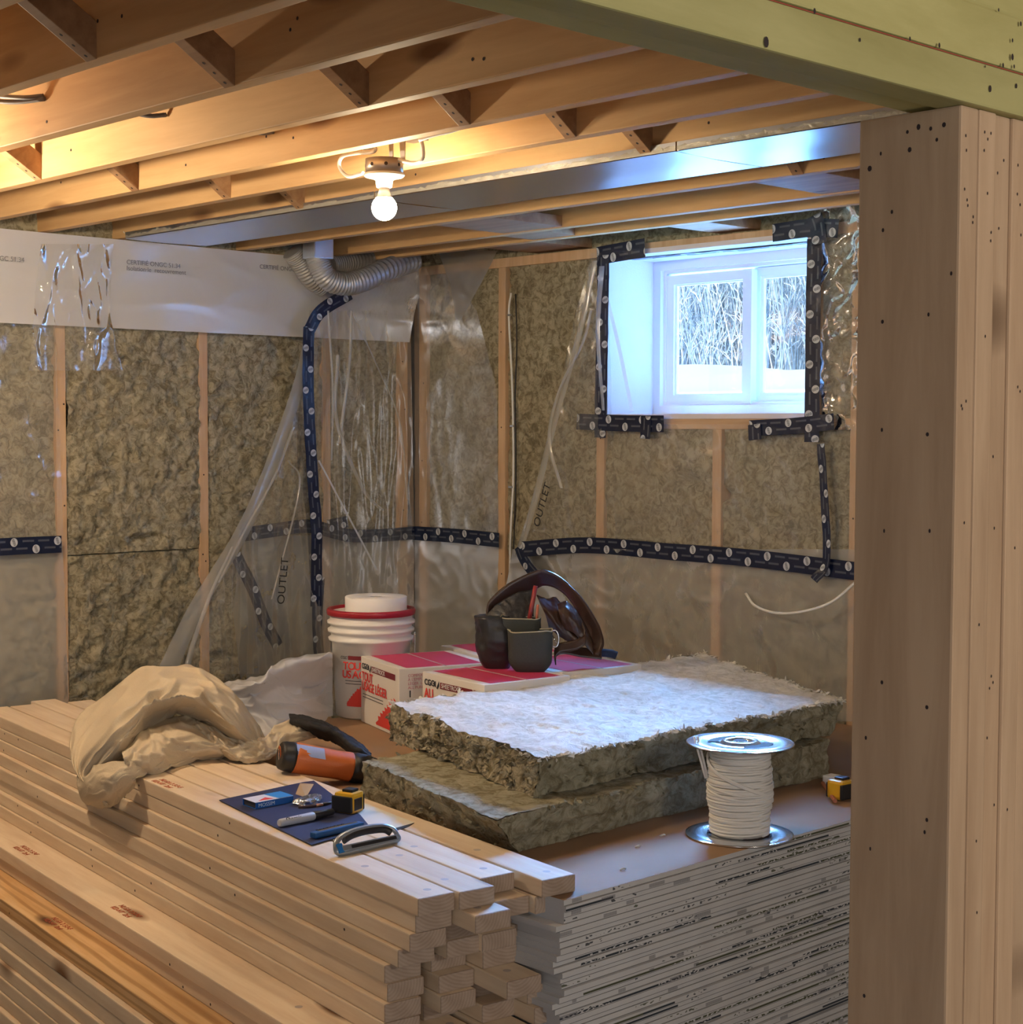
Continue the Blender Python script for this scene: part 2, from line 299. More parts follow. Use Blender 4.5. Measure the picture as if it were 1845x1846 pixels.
def board_print(name):
    """drywall edge: pale paper with dark printed stripes that run along each sheet"""
    m, N, L, b = nt(name); tc = N.new('ShaderNodeTexCoord'); oi = N.new('ShaderNodeObjectInfo'); sp = N.new('ShaderNodeSeparateXYZ'); L.new(tc.outputs['Object'], sp.inputs[0])
    def mth(op, a, c=None, d=None):
        n = N.new('ShaderNodeMath'); n.operation = op
        for i, v in enumerate((a, c, d)):
            if v is None: continue
            if isinstance(v, (int, float)): n.inputs[i].default_value = v
            else: L.new(v, n.inputs[i])
        return n.outputs[0]
    Y, Z, R = sp.outputs[1], sp.outputs[2], oi.outputs['Random']
    def ns(scale, seed, sy, sz=0):
        cb = N.new('ShaderNodeCombineXYZ'); L.new(mth('MULTIPLY_ADD', R, 57.0+seed, seed), cb.inputs[0]); L.new(mth('MULTIPLY', Y, sy), cb.inputs[1]); L.new(mth('MULTIPLY', Z, sz), cb.inputs[2])
        n = N.new('ShaderNodeTexNoise'); n.inputs['Scale'].default_value = scale; n.inputs['Detail'].default_value = 0; L.new(cb.outputs[0], n.inputs['Vector']); return n.outputs[0]
    # long dark band with broken pale lettering in it, short grey bar codes, dots
    band = mth('GREATER_THAN', ns(1, 3, 1.7), .56)
    zb = mth('LESS_THAN', mth('ABSOLUTE', mth('SUBTRACT', Z, .0046)), .0024)
    letters = mth('MULTIPLY', mth('GREATER_THAN', ns(1, 9, 110, 260), .56), mth('GREATER_THAN', ns(1, 5, 3.1), .50))
    dark = mth('MULTIPLY', mth('MULTIPLY', band, zb), mth('SUBTRACT', 1, letters))
    bar = mth('MULTIPLY', mth('GREATER_THAN', ns(1, 17, 12), .72), mth('LESS_THAN', mth('ABSOLUTE', mth('SUBTRACT', Z, .0062)), .0042))
    bar = mth('MULTIPLY', bar, mth('MULTIPLY_ADD', mth('GREATER_THAN', mth('PINGPONG', Y, .0018), .0008), .6, .4))
    dots = mth('MULTIPLY', mth('MULTIPLY', mth('GREATER_THAN', ns(1, 23, 90, 200), .60), mth('GREATER_THAN', ns(1, 29, 6), .70)), mth('LESS_THAN', mth('ABSOLUTE', mth('SUBTRACT', Z, .0075)), .003))
    gap = mth('LESS_THAN', Z, .0010)
    olive = mth('GREATER_THAN', ns(1, 41, 1.1), .5)
    mc = N.new('ShaderNodeMixRGB'); L.new(olive, mc.inputs[0]); mc.inputs[1].default_value = (.030, .040, .050, 1); mc.inputs[2].default_value = (.075, .085, .045, 1)
    n2 = N.new('ShaderNodeTexNoise'); n2.inputs['Scale'].default_value = 9; L.new(tc.outputs['Object'], n2.inputs['Vector'])
    base = N.new('ShaderNodeMixRGB'); L.new(n2.outputs[0], base.inputs[0]); base.inputs[1].default_value = (.50, .50, .50, 1); base.inputs[2].default_value = (.68, .68, .66, 1)
    m1 = N.new('ShaderNodeMixRGB'); L.new(mth('MAXIMUM', dark, mth('MULTIPLY', dots, .9)), m1.inputs[0]); L.new(base.outputs[0], m1.inputs[1]); L.new(mc.outputs[0], m1.inputs[2])
    m2 = N.new('ShaderNodeMixRGB'); L.new(mth('MULTIPLY', bar, .7), m2.inputs[0]); L.new(m1.outputs[0], m2.inputs[1]); m2.inputs[2].default_value = (.08, .08, .09, 1)
    m3 = N.new('ShaderNodeMixRGB'); L.new(gap, m3.inputs[0]); L.new(m2.outputs[0], m3.inputs[1]); m3.inputs[2].default_value = (.09, .09, .09, 1)
    L.new(m3.outputs[0], b.inputs['Base Color']); b.inputs['Roughness'].default_value = .7
    return m
def steel(name, col=(.62, .64, .66), rough=.28, bump=.15, bscale=(2, 60, 60), aniso=0):
    m, N, L, b = nt(name); b.inputs['Base Color'].default_value = (*col, 1); b.inputs['Metallic'].default_value = 1; b.inputs['Roughness'].default_value = rough
    tc = N.new('ShaderNodeTexCoord'); mp = N.new('ShaderNodeVectorMath'); mp.operation = 'MULTIPLY'; mp.inputs[1].default_value = bscale; n = N.new('ShaderNodeTexNoise'); n.inputs['Scale'].default_value = 1; n.inputs['Detail'].default_value = 4
    L.new(tc.outputs['Object'], mp.inputs[0]); L.new(mp.outputs[0], n.inputs['Vector']); bp = N.new('ShaderNodeBump'); bp.inputs['Strength'].default_value = bump; bp.inputs['Distance'].default_value = .003
    L.new(n.outputs[0], bp.inputs['Height']); L.new(bp.outputs[0], b.inputs['Normal']); return m

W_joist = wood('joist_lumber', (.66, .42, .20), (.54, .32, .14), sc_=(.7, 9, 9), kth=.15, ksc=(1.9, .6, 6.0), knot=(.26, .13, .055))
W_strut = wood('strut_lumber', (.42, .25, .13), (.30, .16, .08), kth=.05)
W_stud = wood('stud_lumber', (.66, .45, .27), (.54, .34, .19), axis='Z', kth=.12, ksc=(1.5, 8, 2))
W_pine = wood('pale_pine', (.80, .66, .48), (.69, .53, .36), kth=.12, ksc=(1.7, 6, 2), knot=(.20, .10, .045))
W_pine2 = wood('yellow_pine_board', (.74, .50, .26), (.60, .35, .14), kth=.10, wave=.5)
W_post = wood('post_lumber', (.54, .39, .25), (.41, .28, .17), axis='Z', sc_=(.8, 9, 9), kth=.16, ksc=(3.6, 1.0, 8), knot=(.13, .075, .04))
W_green = wood('treated_lumber', (.50, .47, .20), (.38, .35, .13), axis='Y', sc_=(1.0, 7, 7), kth=.07, ksc=(1.2, 1, 5), knot=(.13, .10, .03))
END = endgrain('end_grain', (.43, .33, .25), (.33, .245, .18))
DARKH = mat('nail_hole', (.03, .02, .02), .8)
RUST = mat('nail_head', (.20, .17, .15), .4, .8)
WOOL = wool('mineral_wool', (.50, .44, .30), (.235, .20, .125), 34, 1.0)
WOOL2 = wool('foreground_mineral_wool', (.50, .47, .34), (.27, .24, .15), 26, 1.1, (1, 1, 1.2))
WOOLF = wool('pale_wool', (.86, .84, .78), (.66, .64, .56), 22, .8)
CONC = mat('concrete', (.28, .27, .26), .9, bump=.3, var=.15)
PLY = mat('plywood_subfloor', (.40, .25, .13), .8, var=.15, bscale=8)
FILM = plastic_film('clear_poly_film', .10, gloss=.32, rough=.17, bstr=.15)
FILMG = plastic_film('glossy_clear_film', .12, gloss=1.0, rough=.09, bstr=.35, bscale=11)
FILM2 = plastic_film('hazy_poly_film', .26, gloss=.5, rough=.28, bstr=.15)
FILMW = plastic_film('white_poly_film', .90, tint=(.90, .91, .95), gloss=.8, rough=.13, bscale=5, bstr=.22)
FILMH = plastic_film('folded_poly_film', .80, tint=(.88, .91, .97), gloss=.5, rough=.25, bscale=9, bstr=.3)
TAPE = tape_mat()
TAPEB = mat('tape_seen_from_its_back', (.05, .10, .17), .3, bump=.3)
STEEL = steel('galvanized_sheet', (.60, .62, .66), .30, .10, (3, 1, 40))
STEELB = steel('bright_steel', (.75, .77, .80), .16, .06, (30, 30, 30))
WHITEP = mat('white_vinyl', (.84, .86, .88), .35)
BLACKR = mat('black_rubber', (.018, .018, .02), .45, bump=.2)
WHT = mat('white_cable', (.85, .84, .80), .45)
# ------------------------------------------------------------ structure
def struct(name, bm, m, parent=None, **k):
    o = bm.done(name, m, parent, **k)
    if parent is None: o['kind'] = 'structure'
    return o
b = BM(); b.box((-6.2, -3, -.28), (3.2, 5.3, -.178)); struct('floor', b, CONC)
b = BM(); b.box((-6.2, -3, 2.45), (3.2, 5.3, 2.49)); struct('ceiling', b, PLY)
b = BM(); b.box((-5.85, -3, -.178), (-5.60, 5.0, 2.45)); struct('wall_left', b, CONC)
WX0, WX1, WZ0, WZ1, WYD = -4.304, -3.372, 1.554, 2.155, 4.862
b = BM()
for lo, hi in (((-5.6, 4.72, -.178), (WX0-.02, 5.0, 2.45)), ((WX1+.02, 4.72, -.178), (3.2, 5.0, 2.45)), ((WX0-.02, 4.72, -.178), (WX1+.02, 5.0, WZ0-.02)), ((WX0-.02, 4.72, WZ1+.02), (WX1+.02, 5.0, 2.45))): b.box(lo, hi)
struct('wall_back', b, CONC)
b = BM(); b.box((3.0, -3, -.178), (3.2, 4.72, 2.45)); struct('wall_right', b, mat('painted_wall', (.45, .42, .38), .9))
b = BM(); b.box((-5.6, -3, -.178), (3.0, -2.8, 2.45)); struct('wall_front', b, mat('painted_wall_front', (.42, .38, .33), .9))
# window lining and sliding window
b = BM(); LIN = mat('primed_board_lining', (.80, .76, .80), .75, bump=.3, bscale=200)
t = .018
b.box((WX0-t, YW-.005, WZ0-t), (WX0, WYD+.02, WZ1+t)); b.box((WX1, YW-.005, WZ0-t), (WX1+t, WYD+.02, WZ1+t))
b.box((WX0-t, YW-.005, WZ0-t), (WX1+t, WYD+.02, WZ0)); b.box((WX0-t, YW-.005, WZ1), (WX1+t, WYD+.02, WZ1+t))
struct('trim_1', b, LIN)
win = empty('window_1', ((WX0+WX1)/2, WYD, WZ0)); win['kind'] = 'structure'
def ring(b, x0, x1, z0, z1, y0, y1, wd, wb=None):
    wb = wb or wd
    for lo, hi in (((x0, y0, z0), (x0+wd, y1, z1)), ((x1-wd, y0, z0), (x1, y1, z1)), ((x0+wd, y0, z1-wd), (x1-wd, y1, z1)), ((x0+wd, y0, z0), (x1-wd, y1, z0+wb))):
        b.box(lo, hi)
def wobj(name, b, m):
    o = b.done(name, m, win); o.matrix_parent_inverse = Matrix.Translation(-Vector(win.location)); return o
b = BM(); ring(b, WX0, WX1, WZ0, WZ1, WYD, WYD+.09, .036); ring(b, WX0+.036, WX1-.036, WZ0+.036, WZ1-.036, WYD+.02, WYD+.09, .012); wobj('window_frame', b, WHITEP)
b = BM(); xm = -3.86; ring(b, WX0+.048, xm+.03, WZ0+.040, WZ1-.056, WYD+.025, WYD+.05, .036); ring(b, WX0+.082, xm-.006, WZ0+.072, WZ1-.088, WYD+.035, WYD+.05, .010)
b.box((xm-.008, WYD+.012, WZ0+.040), (xm+.034, WYD+.0245, WZ1-.056)); wobj('sash', b, WHITEP)
b = BM(); ring(b, xm+.01, WX1-.045, WZ0+.040, WZ1-.05, WYD+.055, WYD+.08, .032); ring(b, xm+.042, WX1-.078, WZ0+.070, WZ1-.080, WYD+.06, WYD+.075, .012); wobj('sash', b, WHITEP)
GL = bpy.data.materials.new('window_glass'); GL.use_nodes = True; N = GL.node_tree.nodes; L = GL.node_tree.links; N.clear()
o_ = N.new('ShaderNodeOutputMaterial'); a_ = N.new('ShaderNodeBsdfTransparent'); g_ = N.new('ShaderNodeBsdfGlossy'); g_.inputs['Roughness'].default_value = .02; x_ = N.new('ShaderNodeMixShader'); x_.inputs[0].default_value = .06
L.new(a_.outputs[0], x_.inputs[1]); L.new(g_.outputs[0], x_.inputs[2]); L.new(x_.outputs[0], o_.inputs[0])
b = BM(); b.box((WX0+.09, WYD+.04, WZ0+.06), (xm, WYD+.043, WZ1-.08)); wobj('pane', b, GL)
b = BM(); b.box((xm+.03, WYD+.066, WZ0+.06), (WX1-.07, WYD+.069, WZ1-.07)); wobj('pane', b, GL)
# ------------------------------------------------------------ outside
SNOW = mat('fresh_snow', (.90, .93, .97), .7, bump=.2, bscale=3)
def snowz(x, y):
    d = max(0, y-5.1); z = 1.60+.05*min(d, 6)
    if y > 9: z += .11*min(1, (y-9)/1.2)*(1+.9*noise.noise(Vector((x*1.3, y*.3, 3))))+.07*noise.noise(Vector((x*2.8, 5, 1)))
    return z
b = BM(); b.grid(lambda u, v: Vector((-26+u*28, 5.02+v*16, snowz(-26+u*28, 5.02+v*16))), 140, 50); b.box((-26, 5.02, .6), (2, 5.03, 1.59))
tag(b.done('snow_ground', SNOW, smooth=True), 'deep fresh snow lying outside the basement window', 'snow', kind='stuff')
BR = mat('frosted_bark', (.55, .68, .80), .8); BRS = mat('hoar_frost', (.92, .95, .98), .6)
rng = random.Random(3)
def shrub(cx, cy, hh, n, label):
    b = BM()
    for k in range(n):
        x = cx+rng.uniform(-.8, .8); y = cy+rng.uniform(-.5, .5); z = 1.75; lean = rng.uniform(-.35, .35); L_ = hh*rng.uniform(.5, 1); pts = []
        for q in range(5):
            t_ = q/4; pts.append((x+lean*L_*t_+rng.uniform(-.05, .05), y+rng.uniform(-.05, .05), z+L_*t_))
        fr = 1 if rng.random() < .45 else 0
        b.tube(pts, [.008, .007, .005, .004, .003], 4, fr, cap=False)
        for q in range(10):
            i = rng.randrange(0, 4); p = Vector(pts[i]); a = rng.uniform(-1.1, 1.1); l2 = rng.uniform(.08, .30)
            e = p+Vector((math.sin(a)*l2, rng.uniform(-.1, .1), math.cos(a)*l2)); b.tube([p, (p+e)/2+Vector((0, 0, .02)), e], [.0055, .0045, .003], 4, 1 if rng.random() < .5 else 0, cap=False)
    tag(b.done('frosted_shrub', [BR, BRS], recalc=False), label, 'shrub', 'frosted shrubs beyond the window')
for i, (cx, lab) in enumerate(((-9.0, 'through the left edge of the left window pane'), (-10.3, 'leftmost, glimpsed beyond the left window jamb'), (-7.8, 'seen behind the window mullion'), (-6.6, 'seen through the right window pane'), (-11.6, 'outermost to the left beyond the window'))):
    pass
for cx, lab in ((-11.2, 'leftmost frosted bare shrub seen through left window pane'), (-10.1, 'tangled frosted bare shrub in middle of left window pane'), (-9.0, 'frosted bare shrub behind the window mullion'), (-7.9, 'frosted bare shrub seen through right window pane'), (-6.9, 'rightmost frosted bare shrub at right edge of window')):
    shrub(cx, 12.2+rng.uniform(-.3, .3), 2.6, 230, lab)
# ------------------------------------------------------------ ceiling joists
YJ = [1.79, 2.268, 2.734, 3.2, 3.637, 4.05, 4.49, 4.95, 5.27, 5.82, 6.13]
jl = ['plain-sided ceiling joist nearest the camera at top left corner', 'first long ceiling joist crossing the top left corner of the photo', 'second ceiling joist from top left, passing above the cable stubs',
 'third ceiling joist from top left, with the V shaped strut shadow behind', 'fourth ceiling joist from top left, glowing yellow at its left end', 'ceiling joist directly in front of the bulb fixture',
 'ceiling joist directly behind the bulb, carrying the metal sheet edge', 'ceiling joist hidden above the far edge of the metal sheet', 'first full joist beyond the grey metal sheet', 'second joist beyond the metal sheet', 'last ceiling joist before the window wall']
for i, yy in enumerate(YJ):
    b = BM(); b.box((0, 0, 0), (6.6, .038, .235), bev=.003)
    for k in range(14):
        b.disc((rng.uniform(.3, 4.5), 0, rng.uniform(.03, .2)), (0, -1, 0), .004, 7, 1)
    o = b.done('ceiling_joist', [W_joist, DARKH], loc=(-5.59 if i not in () else -5.5, yy*KJ, ZJ))
    tag(o, jl[i], 'joist', 'ceiling joists')
YJm = [y*KJ for y in YJ]
# bridging struts
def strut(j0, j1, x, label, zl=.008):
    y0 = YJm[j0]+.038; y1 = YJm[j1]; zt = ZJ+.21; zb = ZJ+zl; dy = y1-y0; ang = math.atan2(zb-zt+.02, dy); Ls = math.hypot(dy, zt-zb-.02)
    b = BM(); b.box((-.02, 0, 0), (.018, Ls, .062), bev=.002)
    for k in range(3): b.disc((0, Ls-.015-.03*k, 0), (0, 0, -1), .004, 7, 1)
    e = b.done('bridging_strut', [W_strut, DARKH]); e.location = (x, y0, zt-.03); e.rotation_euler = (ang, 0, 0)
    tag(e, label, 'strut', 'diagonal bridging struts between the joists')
for a_, c_, x, lab in ((0, 1, -2.85, 'nearest diagonal strut, at the top left corner of the photo'), (1, 2, -2.87, 'second diagonal strut from top left, right of the corner strut'), (2, 3, -2.84, 'diagonal strut ending above the photo middle left of the bulb line'),
    (3, 4, -2.85, 'diagonal strut up and right of the glowing bulb'), (4, 5, -2.79, 'diagonal strut right of the bulb on the brightly lit joist'), (5, 6, -2.82, 'diagonal strut just above the blue lit part of the metal sheet'),
    (2, 3, -4.33, 'leftmost diagonal strut with a sharp V shaped shadow beside it'), (3, 4, -4.32, 'diagonal strut second from left in the lower row'), (4, 5, -4.27, 'diagonal strut third from left in the lower row'), (5, 6, -4.31, 'diagonal strut fourth in the lower row, touching the metal sheet edge'),
    (7, 8, -2.75, 'small diagonal strut below the bright blue end of the metal sheet')):
    strut(a_, c_, x, lab)
# flat blocks near the window wall
for (x0, x1, y0, y1, lab) in ((-4.35, -4.05, YJm[8]+.038, YJm[9], 'flat wood block lying between two far joists, pale underside'), (-4.42, -4.2, YJm[9]+.038, YJm[10], 'small flat wood block between the last two joists'),
        (-4.75, -4.45, YJm[10]+.038, 4.69, 'flat wood block above the plate left of the window'), (-3.80, -3.62, YJm[10]+.038, 4.69, 'flat wood block above the middle of the window'), (-2.95, -2.7, YJm[8]+.038, YJm[9], 'flat wood block beside the post between far joists')):
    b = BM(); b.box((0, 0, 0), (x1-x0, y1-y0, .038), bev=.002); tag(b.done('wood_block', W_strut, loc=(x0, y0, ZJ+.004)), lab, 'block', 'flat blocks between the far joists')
FOILE = mat('grey_foil', (.42, .39, .33), .4, .4, bump=.4, bscale=90)
# panned metal sheets below the joist bay
for i, (x0, x1, lab) in enumerate(((-5.40, -3.93, 'left length of galvanized sheet metal nailed under the joists'), (-3.925, -2.72, 'middle length of galvanized sheet metal right of the bulb'), (-2.715, -1.3, 'right length of galvanized sheet metal lit blue beside the post'))):
    b = BM(); y0, y1 = YJm[6]-.004, YJm[7]+.02
    def fn(u, v, x0=x0, x1=x1): 
        x = x0+(x1-x0)*u; y = y0+(y1-y0)*v; return Vector((x, y, ZJ-.004-.004*(1-abs(2*v-1))*noise.noise(Vector((x*2.5, y*4, i)))-.004*(.5+.5*math.sin(PI*v))))
    b.grid(fn, 60, 8); b.box((x0, y0-.001, ZJ-.004), (x1, y0, ZJ+.018)); b.box((x0, y0, ZJ-.006), (x0+.006, y1, ZJ-.003))
    o = b.done('sheet_metal_panel', STEEL, recalc=False); tag(o, lab, 'sheet metal', 'sheet metal closing one joist bay')
    s2 = BM(); nn = 160
    def fe(u, v): 
        x = x0+(x1-x0)*u; return Vector((x, y0-.0015-.001*noise.noise(Vector((x*40, v, 0))), ZJ-.003+v*(.012+.010*noise.noise(Vector((x*9, 3, i)))+.008*noise.noise(Vector((x*60, 1, i))))))
    s2.grid(fe, nn, 2); s2.done('torn_foil_edge', FOILE, o, recalc=False)
# cable stubs in the joists
GREYC = mat('grey_cable', (.20, .19, .19), .5)
for pts, lab in ((((-20, 172), (40, 176), (78, 173)), 'upper grey cable through the joist at far left'), (((-20, 182), (30, 184), (80, 178)), 'lower grey cable through the joist at far left'), (((238, 203), (270, 209), (300, 207)), 'short dark cable poking through the third joist'), (((455, 238), (475, 240), (492, 238)), 'short pale cable poking through the fourth joist')):
    b = BM(); j = 2 if 'far left' in lab else (3 if 'third' in lab else 4); q = [at(x, y, 1, YJm[j]-.03*(len(pts)-1-i)-.004) for i, (x, y) in enumerate(pts)]; b.tube(catmull(q, 5), .006, 7)
    tag(b.done('cable_stub', GREYC), lab, 'cable')
b = BM(); b.tube(catmull([at(232, 426, 0, -5.40), at(225, 418, 0, -5.42), at(221, 408, 0, -5.45)], 4), .005, 6); tag(b.done('white_cable', WHT), 'short white cable dropping behind the white film top edge', 'cable')
b = BM(); b.tube(catmull([at(262, 428, 0, -5.41), at(300, 415, 0, -5.38), at(380, 403, 0, -5.3)], 5), .006, 6); tag(b.done('white_cable', WHT), 'white cable slanting along the joist end above the white film', 'cable')
# ------------------------------------------------------------ header and post
hd = empty('header_beam', (-1.0, 1.3, 1.872)); tag(hd, 'green treated lumber header beam crossing the top right over the post', 'beam')
def hpart(name, lo, hi, m=W_green):
    b = BM(); b.box(lo, hi, bev=.003); o = b.done(name, [m, DARKH], hd); o.matrix_parent_inverse = Matrix.Translation(-Vector(hd.location)); return o
hpart('lower_plank', (-1.038, -.8, 1.868), (-.992, 2.9, 1.918)); hpart('lower_plank', (-1.086, -.8, 1.872), (-1.039, 2.9, 1.918))
hpart('middle_plank', (-1.088, -.8, 1.9195), (-.994, 2.9, 1.982)); hpart('upper_plank', (-1.088, -.8, 1.9835), (-1.0, 2.9, 2.20))
b = BM()
for px, py, r in ((1381, 76, .0055), (1468, 20, .003), (1550, 72, .0022), (1640, 70, .0025), (1693, 82, .003), (1785, 160, .004), (1832, 155, .003), (1825, 73, .0025), (1800, 18, .0022), (1808, 118, .003), (1828, 120, .0025), (1825, 103, .004), (1840, 43, .003), (1776, 120, .0015)):
    p = at(px, py, 0, -.9915); b.disc(p, (1, 0, 0), r, 9, 0, .7, .0008)
for i in range(40):
    pass
o = b.done('nail_hole', DARKH, hd); o.matrix_parent_inverse = Matrix.Translation(-Vector(hd.location)); o['kind'] = 'stuff'
b = BM(); p0 = at(1389, 0, 0, -.9915); p1 = at(1845, 135, 0, -.9915); dv = (p1-p0)*.4; p0 = p0-dv; p1 = p1+dv
f = b.b.faces.new([b.b.verts.new(Vector((-.9908, p.y, p.z+dz))) for p, dz in ((p0, -.0006), (p1, -.0006), (p1, .0006), (p0, .0006))]); o = b.done('chalk_line', mat('red_chalk', (.35, .07, .04), .9), hd); o.matrix_parent_inverse = Matrix.Translation(-Vector(hd.location))
PX1, PX0, PY0 = -1.003, -1.140, 1.6555
nail_px = [(1637,238),(1657,229),(1679,232),(1703,225),(1690,252),(1641,270),(1589,277),(1569,304),(1609,382),(1593,415),(1592,580),(1675,567),(1716,493),(1591,775),(1673,783),(1595,957),(1677,957),(1591,1230),(1672,1275),(1562,1330),(1672,1478),(1570,1530),(1668,1500),(1559,1795)]
pn = ['first ply of the post, its wide knotty face turned to the room', 'second ply of the post, right of the shadowed face', 'third ply of the post from the left', 'fourth ply of the post from the left', 'fifth ply of the post at the right picture edge', 'rearmost ply of the post past the right picture edge']
for i in range(6):
    b = BM(); dx = (0, .001, -.003, .0, -.002, .001)[i]
    b.box((-.0685, 0, -.1775), (.0685, .0375, 1.868), bev=.003)
    ox, oy = (PX0+PX1)/2+dx, PY0+.038*i
    if i == 0:
        for q in nail_px:
            p = at(*q, 1, PY0); b.disc((p.x-ox, 0, p.z), (0, -1, 0), rng.uniform(.0022, .0042) if q[1] < 310 else .0026, 7, 1, rng.uniform(.5, .9))
    for k in range(12): b.disc((.0685, .019+rng.uniform(-.01, .01), rng.choice([rng.uniform(1.7, 1.85), rng.uniform(.5, 1.85)])), (1, 0, 0), .002, 7, 1, .6)
    o = b.done('post_stud', [W_post, DARKH], loc=(ox, oy, 0)); tag(o, pn[i], 'post', 'plies of the built-up wooden post')
# ------------------------------------------------------------ left wall framing
def stud(x, y, z0, z1, w_=.038, d_=.089, along='y', label='', group='', m=None):
    b = BM()
    if along == 'y': b.box((-d_, -w_/2, z0), (0, w_/2, z1), bev=.002)
    else: b.box((-w_/2, 0, z0), (w_/2, d_, z1), bev=.002)
    for k in range(5): b.disc((0, rng.uniform(-.012, .012), rng.uniform(z0, z1)) if along == 'y' else (rng.uniform(-.012, .012), 0, rng.uniform(z0, z1)), (1, 0, 0) if along == 'y' else (0, -1, 0), .0035, 7, 1)
    return tag(b.done('wall_stud', [m or W_stud, DARKH], loc=(x, y, 0)), label, 'stud', group)
GL_ = 'studs of the left wall'; GW_ = 'studs of the window wall'
LST = [2.31, 2.918, 3.529, 4.13, 4.545]
for y, lab in zip(LST, ('left wall stud just outside the left picture edge', 'leftmost visible stud, crossed by the end of the navy tape', 'second visible stud of the left wall, between two bare wool bays', 'stud seen through the hanging clear film behind the vertical tape', 'reddish corner stud of the left wall behind the bucket')):
    stud(XW, y, -.139, 2.15, label=lab, group=GL_, w_=.04 if y < 4.5 else .05)
b = BM(); b.box((0, 0, 0), (.089, 4.6, .038)); tag(b.done('bottom_plate', W_joist, loc=(XW-.089, 0, -.1775)), 'bottom plate lying along the foot of the left wall', 'plate')
b = BM(); b.box((0, 0, 0), (.089, 3.4, .038)); b.box((0, 0, .038), (.089, 3.4, .05)); tag(b.done('top_plate', W_stud, loc=(XW-.089, 1.2, 2.15)), 'top plate along the left wall hidden behind the white film', 'plate')
# window wall framing
WST = [(-5.405, -.139, 2.158), (-4.905, -.139, 2.158), (-4.345, -.139, 2.158), (-3.765, -.139, WZ0-.056), (-3.17, -.139, 2.158), (-2.6, -.139, 2.158), (-3.345, WZ0-.05, 2.158)]
wl = ['corner stud of the window wall right of the bucket', 'tall stud of the window wall with the white cable beside it', 'stud below the left jamb of the window', 'short stud under the middle of the window sill', 'stud just left of the post at right', 'window wall stud hidden behind the post', 'trimmer stud beside the right jamb of the window']
for (x, z0, z1), lab in zip(WST, wl): stud(x, YW, z0, z1, along='x', label=lab, group=GW_, w_=.042 if x != -5.405 else .05)
b = BM(); b.box((0, 0, 0), (7.5, .089, .038), bev=.002); tag(b.done('top_plate', W_stud, loc=(-5.45, YW, 2.158)), 'horizontal top plate above the window', 'plate')
b = BM(); b.box((0, 0, 0), (4, .089, .038), bev=.002); tag(b.done('bottom_plate', W_stud, loc=(-5.45, YW, -.1775)), 'bottom plate at the foot of the window wall', 'plate')
b = BM(); b.box((0, 0, 0), (-3.17-WX0+.04, .089, .038), bev=.002); tag(b.done('sill_plate', wood('sill_lumber', (.66, .45, .27), (.54, .34, .19)), loc=(WX0-.06, YW-.001, WZ0-.056)), 'horizontal sill plate directly under the window', 'plate')
# ------------------------------------------------------------ wall insulation
def nz(p, f, o_=0): return noise.noise(Vector((p[0]*f+o_, p[1]*f+o_*2, p[2]*f)))
def batt(axis, a0, a1, z0, z1, face, label, group, dense=70, amp=.010, seed=0, m=None, deep=.075):
    """a mineral wool batt filling a stud bay: rough front, plain body"""
    b = BM(); w_ = a1-a0; h_ = z1-z0; nu = max(6, int(w_*dense)); nv = max(6, int(h_*dense))
    def fn(u, v):
        a = a0+w_*u; z = z0+h_*v; e = min(u*w_, (1-u)*w_, .03)/.03
        q = (a, z, seed*3.1)
        d = amp*(nz(q, 7)*.9+nz(q, 22)*.7+abs(nz(q, 48))*.55+nz(q, 90)*.25)-(1-e)*.006
        tear = nz((a*2, z*6, seed), 3.0)
        if tear > .42: d -= (tear-.42)*.10
        return Vector((face+d, a, z)) if axis == 'x' else Vector((a, face-d, z))
    b.grid(fn, nu, nv)
    if axis == 'x': b.box((face-deep, a0, z0), (face-.045, a1, z1))
    else: b.box((a0, face+.045, z0), (a1, face+deep, z1))
    return tag(b.done('insulation_batt', m or WOOL, recalc=False), label, 'insulation', group)
GB = 'wool batts in the left wall'; GB2 = 'wool batts in the window wall'
SPL = 1.5-.62*.77
batt('x', 1.9, LST[0]-.02, -.138, 2.15, XW-.012, 'wool batt outside the left picture edge', GB, 30, seed=9)
batt('x', LST[0]+.02, LST[1]-.02, -.138, 2.15, XW-.012, 'wool batt at left picture edge behind clear film', GB, 60, seed=1)
batt('x', LST[1]+.02, LST[2]-.02, SPL+.004, 2.15, XW-.002, 'upper bare wool batt between the two left studs', GB, 130, .024, seed=2)
batt('x', LST[1]+.02, LST[2]-.02, -.138, SPL, XW-.004, 'lower bare wool batt between the two left studs, torn top edge', GB, 130, .024, seed=3)
batt('x', LST[2]+.02, LST[3]-.02, -.138, 2.15, XW-.004, 'wool batt right of the second left stud, half behind film', GB, 120, .020, seed=4)
batt('x', LST[3]+.02, LST[4]-.025, -.138, 2.15, XW-.012, 'wool batt left of the corner, behind the hanging clear film', GB, 60, seed=5)
batt('y', -5.38, -4.926, -.138, 2.158, YW+.012, 'wool batt between the corner stud and the tall stud', GB2, 60, seed=6)
batt('y', -4.884, -4.366, -.138, 2.158, YW+.016, 'wool batt right of the white cable, partly bare', GB2, 80, .012, seed=7)
batt('y', -4.324, -3.786, -.138, WZ0-.056, YW+.010, 'wool batt under the left half of the window', GB2, 60, seed=8)
batt('y', -3.744, -3.191, -.138, WZ0-.056, YW+.010, 'wool batt under the right half of the window', GB2, 60, seed=10)
batt('y', -3.324, -3.191, WZ0-.018, 2.158, YW+.012, 'narrow wool strip right of the window', GB2, 60, seed=11)
batt('y', -3.149, -2.62, -.138, 2.158, YW+.012, 'wool batt behind the post', GB2, 30, seed=12)
